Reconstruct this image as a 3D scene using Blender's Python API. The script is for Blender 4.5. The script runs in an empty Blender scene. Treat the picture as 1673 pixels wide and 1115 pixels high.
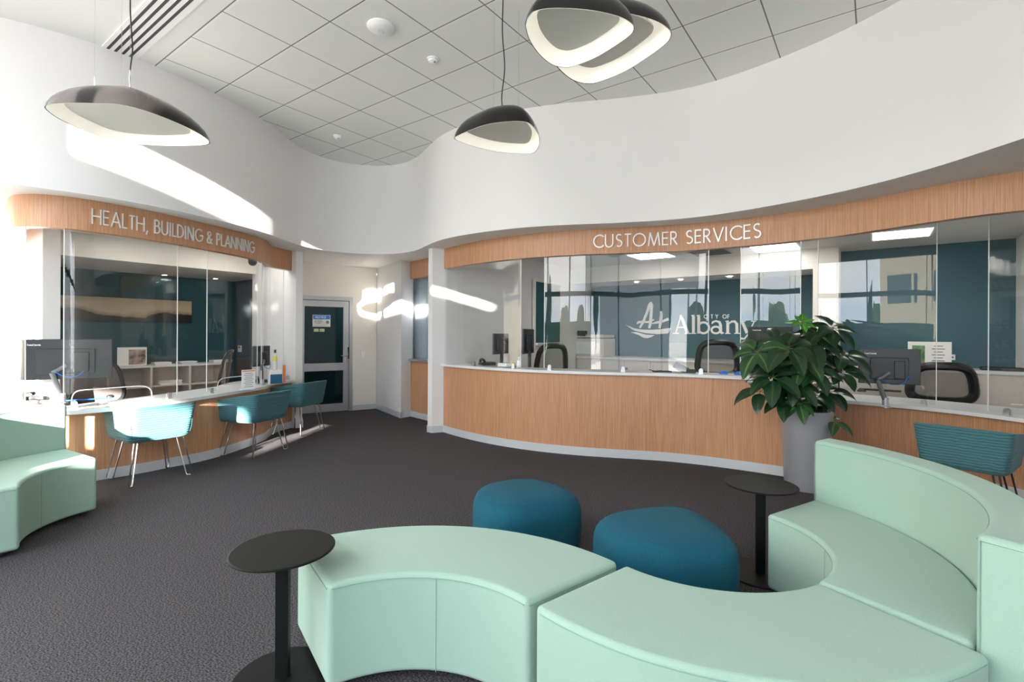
import bpy, bmesh, math, random
from mathutils import Vector, Matrix
from mathutils.geometry import tessellate_polygon
random.seed(7)
PI = math.pi
D2R = PI / 180
S = bpy.context.scene
C = S.collection

# ------------------------------------------------------------------ camera
EYE = 1.45
FPX = 812.0
cam_d = bpy.data.cameras.new('camera')
cam_d.sensor_fit = 'HORIZONTAL'
cam_d.sensor_width = 36
cam_d.lens = FPX / 1673 * 36
cam_d.shift_y = -(557.5 - 546.0) / 1673
cam_d.clip_start = 0.05
cam = bpy.data.objects.new('camera', cam_d)
cam.matrix_world = Matrix.Translation((0, 0, EYE)) @ Matrix.Rotation(PI / 2, 4, 'X') @ Matrix.Rotation(0.005, 4, 'Z')
C.objects.link(cam)
S.camera = cam

# ------------------------------------------------------------------ light
S.view_settings.view_transform = 'Standard'
S.view_settings.look = 'None'
S.view_settings.gamma = 1
S.view_settings.use_curve_mapping = False
S.view_settings.exposure = 0.56
S.cycles.use_denoising = True
S.cycles.max_bounces = 10
S.cycles.diffuse_bounces = 6
S.cycles.transparent_max_bounces = 24
S.cycles.sample_clamp_indirect = 8

SKY = 6.0
SUN = 58.0
W = bpy.data.worlds.new('sky')
S.world = W
W.use_nodes = True
nt = W.node_tree
nt.nodes.clear()
wo = nt.nodes.new('ShaderNodeOutputWorld')
bg = nt.nodes.new('ShaderNodeBackground')
tc = nt.nodes.new('ShaderNodeTexCoord')
mp = nt.nodes.new('ShaderNodeMapping')
mp.inputs['Scale'].default_value = (1.5, 1.5, 5)
nz = nt.nodes.new('ShaderNodeTexNoise')
nz.inputs['Scale'].default_value = 1.6
nz.inputs['Detail'].default_value = 6
cr = nt.nodes.new('ShaderNodeValToRGB')
cr.color_ramp.elements[0].position = 0.40
cr.color_ramp.elements[0].color = (0.68, 0.79, 0.95, 1)
cr.color_ramp.elements[1].position = 0.60
cr.color_ramp.elements[1].color = (1.0, 0.985, 0.965, 1)
nt.links.new(tc.outputs['Generated'], mp.inputs['Vector'])
nt.links.new(mp.outputs['Vector'], nz.inputs['Vector'])
nt.links.new(nz.outputs['Fac'], cr.inputs['Fac'])
nt.links.new(cr.outputs['Color'], bg.inputs['Color'])
bg.inputs['Strength'].default_value = SKY
nt.links.new(bg.outputs['Background'], wo.inputs['Surface'])

# building axes: p runs away from the glazing, q runs along it
E1 = Vector((0.590, 0.807))
E2 = Vector((0.807, -0.590))
def B(p, q):
    return (E1.x * p + E2.x * q, E1.y * p + E2.y * q)
def Bv(p, q, z):
    x, y = B(p, q)
    return Vector((x, y, z))

sun_d = bpy.data.lights.new('sun', 'SUN')
sun_d.energy = SUN
sun_d.angle = 0.6 * D2R
sun_d.color = (1.0, 0.95, 0.88)
sun = bpy.data.objects.new('sun', sun_d)
sdir = Vector((0.08, 0.99, -0.19)).normalized()
sun.rotation_euler = sdir.to_track_quat('-Z', 'Y').to_euler()
sun.location = (-6, -12, 8)
C.objects.link(sun)
PW = -1.30                      # plane of the glazing behind the camera
for q0, q1 in ((-8.2, -2.0), (-2.0, 4.3)):
    ld = bpy.data.lights.new('window_portal', 'AREA')
    ld.shape = 'RECTANGLE'
    ld.size = q1 - q0
    ld.size_y = 3.9
    ld.cycles.is_portal = True
    lo = bpy.data.objects.new('window_portal', ld)
    zax = Vector((-E1.x, -E1.y, 0))          # lamp -Z faces indoors
    xax = Vector((E2.x, E2.y, 0))
    yax = zax.cross(xax)
    lo.matrix_world = Matrix.Translation(Bv(PW - 0.05, (q0 + q1) / 2, 2.0)) @ Matrix((xax, yax, zax)).transposed().to_4x4()
    C.objects.link(lo)

# ------------------------------------------------------------------ pixel rays (for reading positions off the place)
def ray(u, v):
    a, b = u - 836.5, v - 546.0
    c, s = math.cos(0.005), math.sin(0.005)
    return (c * a + s * b) / FPX, (-s * a + c * b) / FPX      # x/y , -(z-eye)/y
def at_z(u, v, z):
    a, b = ray(u, v)
    y = (EYE - z) / b
    return Vector((a * y, y, z))
def at_y(u, v, y):
    a, b = ray(u, v)
    return Vector((a * y, y, EYE - b * y))
def at_p(u, v, p):          # on a plane parallel to the glazing
    a, b = ray(u, v)
    y = p / (E1.x * a + E1.y)
    return Vector((a * y, y, EYE - b * y))
def at_q(u, v, q):
    a, b = ray(u, v)
    y = q / (E2.x * a + E2.y)
    return Vector((a * y, y, EYE - b * y))

# ------------------------------------------------------------------ materials
MATS = {}
def mat(name, col, rough=0.5, metal=0.0, bump=0.0, bscale=40, var=0.0, vscale=8, vmap=(1, 1, 1), spec=0.5, emit=None, es=0, coat=0, sheen=0, bmap=None):
    m = bpy.data.materials.new(name)
    m.use_nodes = True
    n = m.node_tree
    b = n.nodes['Principled BSDF']
    b.inputs['Base Color'].default_value = (*col, 1)
    b.inputs['Roughness'].default_value = rough
    b.inputs['Metallic'].default_value = metal
    b.inputs['Specular IOR Level'].default_value = spec
    b.inputs['Coat Weight'].default_value = coat
    b.inputs['Sheen Weight'].default_value = sheen
    if emit:
        b.inputs['Emission Color'].default_value = (*emit, 1)
        b.inputs['Emission Strength'].default_value = es
    t = n.nodes.new('ShaderNodeTexCoord')
    if var > 0:
        mpn = n.nodes.new('ShaderNodeMapping')
        mpn.inputs['Scale'].default_value = vmap
        no = n.nodes.new('ShaderNodeTexNoise')
        no.inputs['Scale'].default_value = vscale
        no.inputs['Detail'].default_value = 5
        r = n.nodes.new('ShaderNodeValToRGB')
        r.color_ramp.elements[0].position = 0.3
        r.color_ramp.elements[1].position = 0.7
        r.color_ramp.elements[0].color = (*[c * (1 - var) for c in col], 1)
        r.color_ramp.elements[1].color = (*[min(1, c * (1 + var)) for c in col], 1)
        n.links.new(t.outputs['Object'], mpn.inputs['Vector'])
        n.links.new(mpn.outputs['Vector'], no.inputs['Vector'])
        n.links.new(no.outputs['Fac'], r.inputs['Fac'])
        n.links.new(r.outputs['Color'], b.inputs['Base Color'])
    if bump > 0:
        mb = n.nodes.new('ShaderNodeMapping')
        mb.inputs['Scale'].default_value = bmap or vmap
        nb = n.nodes.new('ShaderNodeTexNoise')
        nb.inputs['Scale'].default_value = bscale
        nb.inputs['Detail'].default_value = 3
        bp = n.nodes.new('ShaderNodeBump')
        bp.inputs['Strength'].default_value = bump
        bp.inputs['Distance'].default_value = 0.01
        n.links.new(t.outputs['Object'], mb.inputs['Vector'])
        n.links.new(mb.outputs['Vector'], nb.inputs['Vector'])
        n.links.new(nb.outputs['Fac'], bp.inputs['Height'])
        n.links.new(bp.outputs['Normal'], b.inputs['Normal'])
    MATS[name] = m
    return m

M_wall = mat('white_plaster', (0.77, 0.755, 0.745), 0.55, bump=0.05, bscale=3, spec=0.3)
M_cream = mat('cream_plaster', (0.80, 0.76, 0.69), 0.6, spec=0.3)
M_soff = mat('soffit_plaster', (0.76, 0.735, 0.70), 0.6, spec=0.3)
M_teal = mat('teal_paint', (0.032, 0.105, 0.135), 0.5)
M_teal2 = mat('deep_teal_paint', (0.026, 0.095, 0.11), 0.5)
M_tealgrey = mat('slate_paint', (0.07, 0.085, 0.10), 0.5)
M_alu = mat('aluminium', (0.55, 0.56, 0.58), 0.32, 0.75)
M_kick = mat('brushed_kick', (0.66, 0.68, 0.71), 0.35, 0.3)
M_lam = mat('white_laminate', (0.72, 0.73, 0.73), 0.3)
M_cab = mat('cabinet_laminate', (0.66, 0.61, 0.56), 0.4)
M_black = mat('black_plastic', (0.012, 0.012, 0.014), 0.35)
M_dark = mat('charcoal_plastic', (0.03, 0.032, 0.036), 0.45)
M_grey = mat('grey_plastic', (0.16, 0.17, 0.18), 0.45)
M_mon = mat('monitor_shell', (0.016, 0.017, 0.020), 0.3)
M_blackmetal = mat('black_powder_coat', (0.005, 0.006, 0.006), 0.5, spec=0.18)
M_chrome = mat('chrome', (0.82, 0.82, 0.84), 0.12, 1.0)
M_letter = mat('brushed_letter', (0.82, 0.80, 0.78), 0.35, 0.3)
M_white = mat('white_paint', (0.86, 0.85, 0.84), 0.4)
M_beige = mat('beige_plastic', (0.60, 0.55, 0.50), 0.45)
M_paper = mat('paper', (0.85, 0.84, 0.82), 0.6)
M_blue = mat('blue_plastic', (0.02, 0.10, 0.42), 0.4)
M_navy = mat('navy_label', (0.02, 0.12, 0.24), 0.4)
M_bluecable = mat('blue_cable', (0.02, 0.16, 0.60), 0.4)
M_red = mat('red_plastic', (0.6, 0.04, 0.03), 0.4)
M_yellow = mat('yellow_label', (0.75, 0.72, 0.05), 0.4)
M_orange = mat('orange_card', (0.75, 0.22, 0.08), 0.5)
M_clear = mat('clear_plastic', (0.75, 0.80, 0.84), 0.15)
M_mint = mat('mint_fabric', (0.295, 0.432, 0.358), 0.8, bump=0.2, bscale=260, var=0.05, vscale=200, vmap=(1, 1, 4), sheen=0.15, spec=0.2, bmap=(1, 1, 3))
M_mintseam = mat('mint_seam', (0.20, 0.34, 0.28), 0.85)
M_pouf = mat('ocean_blue_wool', (0.011, 0.088, 0.130), 0.9, bump=0.4, bscale=250, var=0.12, vscale=160, sheen=0.03, spec=0.1)
M_poufseam = mat('ocean_seam', (0.006, 0.06, 0.10), 0.9)
M_steel = mat('silver_planter', (0.46, 0.47, 0.51), 0.34, 0.5)
M_soil = mat('soil', (0.03, 0.02, 0.015), 0.95, bump=0.5, bscale=60)
M_stem = mat('plant_stem', (0.10, 0.13, 0.03), 0.7)
M_mesh = mat('chair_mesh', (0.11, 0.085, 0.08), 0.8)
def mesh_fabric():
    m = bpy.data.materials.new('open_mesh')
    m.use_nodes = True
    n = m.node_tree
    b = n.nodes['Principled BSDF']
    b.inputs['Base Color'].default_value = (0.16, 0.13, 0.12, 1)
    b.inputs['Roughness'].default_value = 0.8
    b.inputs['Alpha'].default_value = 0.62
    return m
M_mesh = mesh_fabric()
M_blind = mat('roller_shutter', (0.36, 0.42, 0.48), 0.5)
M_stoneg = mat('outdoor_paving', (0.62, 0.60, 0.57), 0.8, var=0.12, vscale=1.2)
M_grey_ext = mat('grey_render', (0.38, 0.39, 0.40), 0.8)
M_cream_ext = mat('cream_render', (0.72, 0.60, 0.42), 0.8)
M_extglass = mat('dark_outdoor_pane', (0.05, 0.07, 0.09), 0.1)
M_hedge = mat('outdoor_foliage', (0.04, 0.075, 0.025), 0.9, var=0.4, vscale=3)
M_cypress = mat('cypress_foliage', (0.03, 0.05, 0.03), 0.9, var=0.4, vscale=3)
M_led = mat('led_panel', (0.9, 0.9, 0.9), 0.5, emit=(1, 0.98, 0.95), es=6.5)
M_down = mat('downlight_lens', (0.9, 0.9, 0.9), 0.5, emit=(1, 0.88, 0.72), es=20.0)
M_glow = mat('lamp_glow', (0.9, 0.88, 0.8), 0.5, emit=(1.0, 0.95, 0.82), es=0.30)
M_lampdisc = mat('lamp_disc', (0.66, 0.65, 0.59), 0.6)
M_lampshell = mat('lamp_shell', (0.010, 0.009, 0.009), 0.14, coat=0.15, spec=0.4)
M_vent = mat('vent_shadow', (0.03, 0.025, 0.03), 0.6)

def timber(name, c0, c1, sc=190):
    m = bpy.data.materials.new(name)
    m.use_nodes = True
    n = m.node_tree
    b = n.nodes['Principled BSDF']
    t = n.nodes.new('ShaderNodeTexCoord')
    mpn = n.nodes.new('ShaderNodeMapping')
    mpn.inputs['Scale'].default_value = (1, 1, 0.012)
    no = n.nodes.new('ShaderNodeTexNoise')
    no.inputs['Scale'].default_value = sc
    no.inputs['Detail'].default_value = 4
    no.inputs['Roughness'].default_value = 0.7
    r = n.nodes.new('ShaderNodeValToRGB')
    r.color_ramp.elements[0].position = 0.33
    r.color_ramp.elements[1].position = 0.66
    r.color_ramp.elements[0].color = (*c0, 1)
    r.color_ramp.elements[1].color = (*c1, 1)
    n.links.new(t.outputs['Object'], mpn.inputs['Vector'])
    n.links.new(mpn.outputs['Vector'], no.inputs['Vector'])
    n.links.new(no.outputs['Fac'], r.inputs['Fac'])
    n.links.new(r.outputs['Color'], b.inputs['Base Color'])
    b.inputs['Roughness'].default_value = 0.38
    return m
M_timber = timber('oak_veneer', (0.37, 0.165, 0.080), (0.60, 0.335, 0.185))

def carpet():
    m = bpy.data.materials.new('charcoal_loop_carpet')
    m.use_nodes = True
    n = m.node_tree
    b = n.nodes['Principled BSDF']
    b.inputs['Roughness'].default_value = 0.95
    b.inputs['Specular IOR Level'].default_value = 0.15
    t = n.nodes.new('ShaderNodeTexCoord')
    mpn = n.nodes.new('ShaderNodeMapping')
    mpn.inputs['Rotation'].default_value = (0, 0, 0.94)
    mpn.inputs['Scale'].default_value = (1, 2.2, 1)
    no = n.nodes.new('ShaderNodeTexNoise')
    no.inputs['Scale'].default_value = 105
    no.inputs['Detail'].default_value = 2
    r = n.nodes.new('ShaderNodeValToRGB')
    e = r.color_ramp.elements
    e[0].position = 0.40
    e[0].color = (0.016, 0.016, 0.019, 1)
    e[1].position = 0.62
    e[1].color = (0.115, 0.108, 0.112, 1)
    bp = n.nodes.new('ShaderNodeBump')
    bp.inputs['Strength'].default_value = 0.6
    bp.inputs['Distance'].default_value = 0.004
    n.links.new(t.outputs['Object'], mpn.inputs['Vector'])
    n.links.new(mpn.outputs['Vector'], no.inputs['Vector'])
    n.links.new(no.outputs['Fac'], r.inputs['Fac'])
    n.links.new(r.outputs['Color'], b.inputs['Base Color'])
    n.links.new(no.outputs['Fac'], bp.inputs['Height'])
    n.links.new(bp.outputs['Normal'], b.inputs['Normal'])
    return m
M_carpet = carpet()

def chair_fabric(name, col):
    m = mat(name, col, 0.75, spec=0.25, sheen=0.1)
    n = m.node_tree
    b = n.nodes['Principled BSDF']
    t = n.nodes.new('ShaderNodeTexCoord')
    w = n.nodes.new('ShaderNodeTexWave')
    w.bands_direction = 'Z'
    w.inputs['Scale'].default_value = 14
    w.inputs['Distortion'].default_value = 2.5
    w.inputs['Detail'].default_value = 1
    w.inputs['Detail Scale'].default_value = 2
    bp = n.nodes.new('ShaderNodeBump')
    bp.inputs['Strength'].default_value = 0.55
    bp.inputs['Distance'].default_value = 0.006
    n.links.new(t.outputs['Object'], w.inputs['Vector'])
    n.links.new(w.outputs['Fac'], bp.inputs['Height'])
    n.links.new(bp.outputs['Normal'], b.inputs['Normal'])
    return m
M_chair = chair_fabric('teal_ribbed_fabric', (0.052, 0.150, 0.170))

def glass(name, tint=(0.985, 0.99, 0.985), ior=1.5, rough=0.0, wob=0.16, boost=1.0):
    m = bpy.data.materials.new(name)
    m.use_nodes = True
    n = m.node_tree
    n.nodes.clear()
    o = n.nodes.new('ShaderNodeOutputMaterial')
    tr = n.nodes.new('ShaderNodeBsdfTransparent')
    tr.inputs['Color'].default_value = (*tint, 1)
    gl = n.nodes.new('ShaderNodeBsdfGlossy')
    gl.inputs['Roughness'].default_value = rough
    ge = n.nodes.new('ShaderNodeNewGeometry')
    dt = n.nodes.new('ShaderNodeVectorMath')
    dt.operation = 'DOT_PRODUCT'
    n.links.new(ge.outputs['Normal'], dt.inputs[0])
    n.links.new(ge.outputs['Incoming'], dt.inputs[1])
    def mm(op, x, y=0.0):
        k = n.nodes.new('ShaderNodeMath')
        k.operation = op
        if isinstance(x, float): k.inputs[0].default_value = x
        else: n.links.new(x, k.inputs[0])
        k.inputs[1].default_value = y if isinstance(y, float) else 0
        if not isinstance(y, float): n.links.new(y, k.inputs[1])
        return k.outputs[0]
    cs = mm('ABSOLUTE', dt.outputs['Value'])
    f0 = ((ior - 1) / (ior + 1)) ** 2
    fr_out = mm('ADD', mm('MULTIPLY', mm('POWER', mm('SUBTRACT', 1.0, cs), 5.0), 1.0 - f0), f0)
    mx = n.nodes.new('ShaderNodeMixShader')
    mul = n.nodes.new('ShaderNodeMath')
    mul.operation = 'MULTIPLY'
    mul.inputs[1].default_value = boost
    mul.use_clamp = True
    t = n.nodes.new('ShaderNodeTexCoord')
    mpn = n.nodes.new('ShaderNodeMapping')
    mpn.inputs['Scale'].default_value = (1.6, 1.6, 0.5)
    no = n.nodes.new('ShaderNodeTexNoise')
    no.inputs['Scale'].default_value = 1.0
    no.inputs['Detail'].default_value = 0
    bp = n.nodes.new('ShaderNodeBump')
    bp.inputs['Strength'].default_value = wob
    bp.inputs['Distance'].default_value = 0.06
    n.links.new(t.outputs['Object'], mpn.inputs['Vector'])
    n.links.new(mpn.outputs['Vector'], no.inputs['Vector'])
    n.links.new(no.outputs['Fac'], bp.inputs['Height'])
    n.links.new(bp.outputs['Normal'], gl.inputs['Normal'])
    n.links.new(fr_out, mul.inputs[0])
    n.links.new(mul.outputs[0], mx.inputs['Fac'])
    n.links.new(tr.outputs[0], mx.inputs[1])
    n.links.new(gl.outputs[0], mx.inputs[2])
    n.links.new(mx.outputs[0], o.inputs['Surface'])
    return m
M_glass = glass('acrylic_screen')
M_doorglass = glass('door_glass', (0.45, 0.62, 0.62), wob=0.0)
M_edge = mat('acrylic_edge', (0.80, 0.82, 0.81), 0.3)

def tile_ceiling():
    m = bpy.data.materials.new('ceiling_tiles')
    m.use_nodes = True
    n = m.node_tree
    b = n.nodes['Principled BSDF']
    b.inputs['Roughness'].default_value = 0.75
    g = n.nodes.new('ShaderNodeNewGeometry')
    def dot(v, off):
        d = n.nodes.new('ShaderNodeVectorMath')
        d.operation = 'DOT_PRODUCT'
        d.inputs[1].default_value = (v[0], v[1], 0)
        n.links.new(g.outputs['Position'], d.inputs[0])
        a = n.nodes.new('ShaderNodeMath')
        a.operation = 'SUBTRACT'
        a.inputs[1].default_value = off
        n.links.new(d.outputs['Value'], a.inputs[0])
        return a
    def mth(op, a, bval):
        k = n.nodes.new('ShaderNodeMath')
        k.operation = op
        n.links.new(a.outputs[0], k.inputs[0])
        if hasattr(bval, 'outputs'):
            n.links.new(bval.outputs[0], k.inputs[1])
        else:
            k.inputs[1].default_value = bval
        return k
    P = dot((0.590, 0.807), 1.88)
    Q = dot((-0.807, 0.590), 3.74 - 6.0)
    fp = mth('FRACT', mth('ADD', mth('DIVIDE', P, 0.6), 20.0), 0)
    fq = mth('FRACT', mth('ADD', mth('DIVIDE', Q, 0.6), 20.0), 0)
    lp = mth('MINIMUM', fp, mth('SUBTRACT', mth('MULTIPLY', fp, -1), -1))
    lq = mth('MINIMUM', fq, mth('SUBTRACT', mth('MULTIPLY', fq, -1), -1))
    darkp = mth('LESS_THAN', lp, 0.009)
    darkq = mth('LESS_THAN', lq, 0.009)
    dark = mth('MAXIMUM', darkp, darkq)
    inside = mth('GREATER_THAN', P, -0.006)
    lightp = mth('LESS_THAN', mth('ABSOLUTE', mth('SUBTRACT', fp, 0.024), 0), 0.015)
    light = mth('MULTIPLY', lightp, inside)
    k = mth('MULTIPLY', dark, inside)
    no = n.nodes.new('ShaderNodeTexNoise')
    no.inputs['Scale'].default_value = 300
    mixt = n.nodes.new('ShaderNodeMix')
    mixt.data_type = 'RGBA'
    mixt.inputs['A'].default_value = (0.78, 0.77, 0.755, 1)     # smooth plaster margin
    mixt.inputs['B'].default_value = (0.80, 0.80, 0.77, 1)      # mineral tile
    n.links.new(inside.outputs[0], mixt.inputs['Factor'])
    mix2 = n.nodes.new('ShaderNodeMix')
    mix2.data_type = 'RGBA'
    mix2.inputs['B'].default_value = (0.85, 0.84, 0.82, 1)
    n.links.new(light.outputs[0], mix2.inputs['Factor'])
    n.links.new(mixt.outputs['Result'], mix2.inputs['A'])
    mix3 = n.nodes.new('ShaderNodeMix')
    mix3.data_type = 'RGBA'
    mix3.inputs['B'].default_value = (0.20, 0.19, 0.18, 1)
    n.links.new(k.outputs[0], mix3.inputs['Factor'])
    n.links.new(mix2.outputs['Result'], mix3.inputs['A'])
    n.links.new(mix3.outputs['Result'], b.inputs['Base Color'])
    return m
M_tiles = tile_ceiling()

# ------------------------------------------------------------------ mesh helpers
class MB:
    def __init__(s):
        s.v = []
        s.f = []
    def add(s, vs, fs):
        o = len(s.v)
        s.v += [tuple(v) for v in vs]
        s.f += [tuple(i + o for i in f) for f in fs]
        return s
    def box(s, c, size, rz=0, M=None):
        sx, sy, sz = [d / 2 for d in size]
        R = M if M is not None else Matrix.Rotation(rz, 3, 'Z')
        vs = [Vector(c) + R @ Vector((x * sx, y * sy, z * sz)) for x in (-1, 1) for y in (-1, 1) for z in (-1, 1)]
        return s.add(vs, [(0, 1, 3, 2), (4, 6, 7, 5), (0, 4, 5, 1), (2, 3, 7, 6), (0, 2, 6, 4), (1, 5, 7, 3)])
    def prism(s, poly, z0, z1):
        n = len(poly)
        a = sum(poly[i][0] * poly[(i + 1) % n][1] - poly[(i + 1) % n][0] * poly[i][1] for i in range(n))
        if a < 0:
            poly = poly[::-1]
        lo = [(x, y, z0) for x, y in poly]
        hi = [(x, y, z1) for x, y in poly]
        tris = tessellate_polygon([[Vector(p) for p in hi]])
        fs = []
        for t in tris:
            A, Bq, Cq = [Vector(hi[i]) for i in t]
            if (Bq - A).cross(Cq - A).z < 0:
                t = (t[0], t[2], t[1])
            fs.append((t[0] + n, t[1] + n, t[2] + n))
            fs.append((t[0], t[2], t[1]))
        fs += [(i, (i + 1) % n, (i + 1) % n + n, i + n) for i in range(n)]
        return s.add(lo + hi, fs)
    def lathe(s, prof, c=(0, 0, 0), n=32, cap=True):
        vs = []
        for r, z in prof:
            for k in range(n):
                a = 2 * PI * k / n
                vs.append((c[0] + r * math.cos(a), c[1] + r * math.sin(a), c[2] + z))
        fs = []
        for i in range(len(prof) - 1):
            for k in range(n):
                k2 = (k + 1) % n
                fs.append((i * n + k, i * n + k2, (i + 1) * n + k2, (i + 1) * n + k))
        if cap:
            fs.append(tuple(range(n))[::-1])
            fs.append(tuple((len(prof) - 1) * n + k for k in range(n)))
        return s.add(vs, fs)
    def tube(s, path, r, n=8, closed=False):
        path = [Vector(p) for p in path]
        m = len(path)
        vs = []
        up = None
        for i, p in enumerate(path):
            a = path[(i - 1) % m] if (closed or i > 0) else p
            b = path[(i + 1) % m] if (closed or i < m - 1) else p
            d = (b - a).normalized()
            if up is None:
                up = Vector((0, 0, 1)) if abs(d.z) < 0.9 else Vector((1, 0, 0))
            x = d.cross(up)
            if x.length < 1e-5:
                x = d.orthogonal()
            x.normalize()
            y = x.cross(d).normalized()
            up = y
            rr = r[i] if isinstance(r, (list, tuple)) else r
            for k in range(n):
                t = 2 * PI * k / n
                vs.append(p + x * math.cos(t) * rr + y * math.sin(t) * rr)
        fs = []
        for i in range(m if closed else m - 1):
            j = (i + 1) % m
            for k in range(n):
                k2 = (k + 1) % n
                fs.append((i * n + k, i * n + k2, j * n + k2, j * n + k))
        if not closed:
            fs.append(tuple(range(n))[::-1])
            fs.append(tuple((m - 1) * n + k for k in range(n)))
        return s.add(vs, fs)
    def ribbon(s, cv, off, z0, z1):
        """solid strip standing on a plan curve; off is its thickness to the left of travel; z0/z1 numbers or functions of 0..1"""
        m = len(cv)
        nm = normals(cv)
        f0 = z0 if callable(z0) else (lambda t: z0)
        f1 = z1 if callable(z1) else (lambda t: z1)
        vs = []
        for i in range(m):
            t = i / (m - 1)
            a = Vector(cv[i])
            b = a + nm[i] * off
            vs += [(a.x, a.y, f0(t)), (a.x, a.y, f1(t)), (b.x, b.y, f1(t)), (b.x, b.y, f0(t))]
        fs = []
        for i in range(m - 1):
            o, p = i * 4, i * 4 + 4
            for k in range(4):
                k2 = (k + 1) % 4
                fs.append((o + k, o + k2, p + k2, p + k))
        fs += [(3, 2, 1, 0), ((m - 1) * 4, (m - 1) * 4 + 1, (m - 1) * 4 + 2, (m - 1) * 4 + 3)]
        return s.add(vs, fs)

def normals(cv):
    out = []
    m = len(cv)
    for i in range(m):
        a = Vector(cv[max(0, i - 1)])
        b = Vector(cv[min(m - 1, i + 1)])
        d = (b - a).normalized()
        out.append(Vector((-d.y, d.x)))
    return out
def offset(cv, o):
    nm = normals(cv)
    return [tuple(Vector(c) + n * o) for c, n in zip(cv, nm)]
def spline(pts, n=8):
    pts = [Vector(p) for p in pts]
    P = [pts[0] * 2 - pts[1]] + pts + [pts[-1] * 2 - pts[-2]]
    out = []
    for i in range(1, len(P) - 2):
        for k in range(n):
            t = k / n
            a, b, c, d = P[i - 1], P[i], P[i + 1], P[i + 2]
            out.append(0.5 * ((2 * b) + (c - a) * t + (2 * a - 5 * b + 4 * c - d) * t * t + (3 * b - a - 3 * c + d) * t ** 3))
    out.append(pts[-1])
    return [tuple(v) for v in out]
def smoothc(pts, it=2):
    pts = [Vector(p) for p in pts]
    for _ in range(it):
        q = pts[:]
        for i in range(1, len(pts) - 1):
            q[i] = pts[i] * 0.5 + (pts[i - 1] + pts[i + 1]) * 0.25
        pts = q
    return [tuple(p) for p in pts]
def cut(cv, u0, u1):
    """the part of a plan curve seen between two image columns"""
    fine = []
    for i in range(len(cv) - 1):
        a, b = Vector(cv[i]), Vector(cv[i + 1])
        for k in range(10):
            fine.append(a.lerp(b, k / 10))
    fine.append(Vector(cv[-1]))
    return [tuple(p) for p in fine if u0 <= 836.5 + FPX * p.x / p.y <= u1]

def obj(name, mb, m, parent=None, smooth=False, bevel=0, seg=2, weld=True, angle=40):
    me = bpy.data.meshes.new(name)
    me.from_pydata(mb.v, [], mb.f)
    bmm = bmesh.new()
    bmm.from_mesh(me)
    if weld:
        bmesh.ops.remove_doubles(bmm, verts=bmm.verts, dist=1e-5)
    bmesh.ops.recalc_face_normals(bmm, faces=bmm.faces)
    bmm.to_mesh(me)
    bmm.free()
    if m is not None:
        me.materials.append(m)
    o = bpy.data.objects.new(name, me)
    C.objects.link(o)
    if parent:
        o.parent = parent
    if bevel:
        bv = o.modifiers.new('bevel', 'BEVEL')
        bv.width = bevel
        bv.segments = seg
        bv.limit_method = 'ANGLE'
        bv.angle_limit = 35 * D2R
        smooth = True
    if smooth:
        me.polygons.foreach_set('use_smooth', [True] * len(me.polygons))
        if not bevel:
            me.set_sharp_from_angle(angle=angle * D2R)
        else:
            o.modifiers.new('wn', 'WEIGHTED_NORMAL').keep_sharp = True
    return o
def tag(o, label=None, cat=None, group=None, kind=None):
    if label: o['label'] = label
    if cat: o['category'] = cat
    if group: o['group'] = group
    if kind: o['kind'] = kind
    return o
def empty(name, loc=(0, 0, 0), rz=0):
    o = bpy.data.objects.new(name, None)
    o.empty_display_size = 0.1
    o.location = loc
    o.rotation_euler = (0, 0, rz)
    C.objects.link(o)
    return o
def thing(name, label, cat, loc=(0, 0, 0), rz=0, group=None):
    return tag(empty(name, loc, rz), label, cat, group)
def struct(name, mb, m, parent=None, **k):
    o = obj(name, mb, m, parent, **k)
    if parent is None:
        o['kind'] = 'structure'
    return o
def dup(root, loc, rz, label, group=None):
    r = root.copy()
    C.objects.link(r)
    r.location = loc
    r.rotation_euler = (0, 0, rz)
    r['label'] = label
    if group: r['group'] = group
    for ch in list(root.children):
        c = ch.copy()
        C.objects.link(c)
        c.parent = r
        for g in list(ch.children):
            d = g.copy()
            C.objects.link(d)
            d.parent = c
    return r

# ------------------------------------------------------------------ plan curves
ZC = 4.09      # high ceiling
ZS = 2.70      # soffit
ZF = 2.405     # underside of the timber fascia
WALLC = [(-6.9, 3.45), (-6.2, 3.52), (-5.4, 3.66), (-4.75, 3.90), (-4.32, 4.15), (-4.0, 4.38), (-3.741, 4.62), (-3.544, 4.90), (-3.28, 5.44), (-3.13, 5.95), (-3.06, 6.35),
         (-3.06, 6.76), (-3.045, 7.10), (-2.93, 7.42), (-2.67, 7.68), (-2.44, 7.79), (-2.12, 7.85), (-1.86, 7.81), (-1.60, 7.65), (-1.40, 7.42), (-1.25, 7.11), (-1.10, 6.82),
         (-0.92, 6.56), (-0.72, 6.35), (-0.34, 6.06), (0.05, 5.83), (0.45, 5.70), (0.78, 5.63), (1.12, 5.57), (1.50, 5.47), (1.85, 5.34), (2.12, 5.17), (2.50, 4.80), (2.86, 4.34),
         (3.03, 3.96), (3.15, 3.60), (3.20, 3.25), (3.24, 2.8), (3.42, 2.3), (3.9, 1.75), (4.7, 1.3), (5.6, 1.0), (6.5, 0.75)]
WALLC = spline(smoothc(WALLC, 1), 5)
KC = [(-1.02, 7.34), (-0.76, 7.0), (-0.37, 6.60), (0.0, 6.33), (0.36, 6.12), (0.80, 5.94), (1.24, 5.83), (1.52, 5.78), (1.83, 5.69), (2.12, 5.56), (2.60, 5.27), (2.86, 5.06)]
KF = KC[:-1] + [(2.99, 4.90), (3.15, 4.72), (3.34, 4.42), (3.50, 4.13), (3.68, 3.88), (3.86, 3.73), (4.35, 3.42)]
KC = spline(smoothc(KC, 1), 6)
KF = spline(smoothc(KF, 1), 6)
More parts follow.
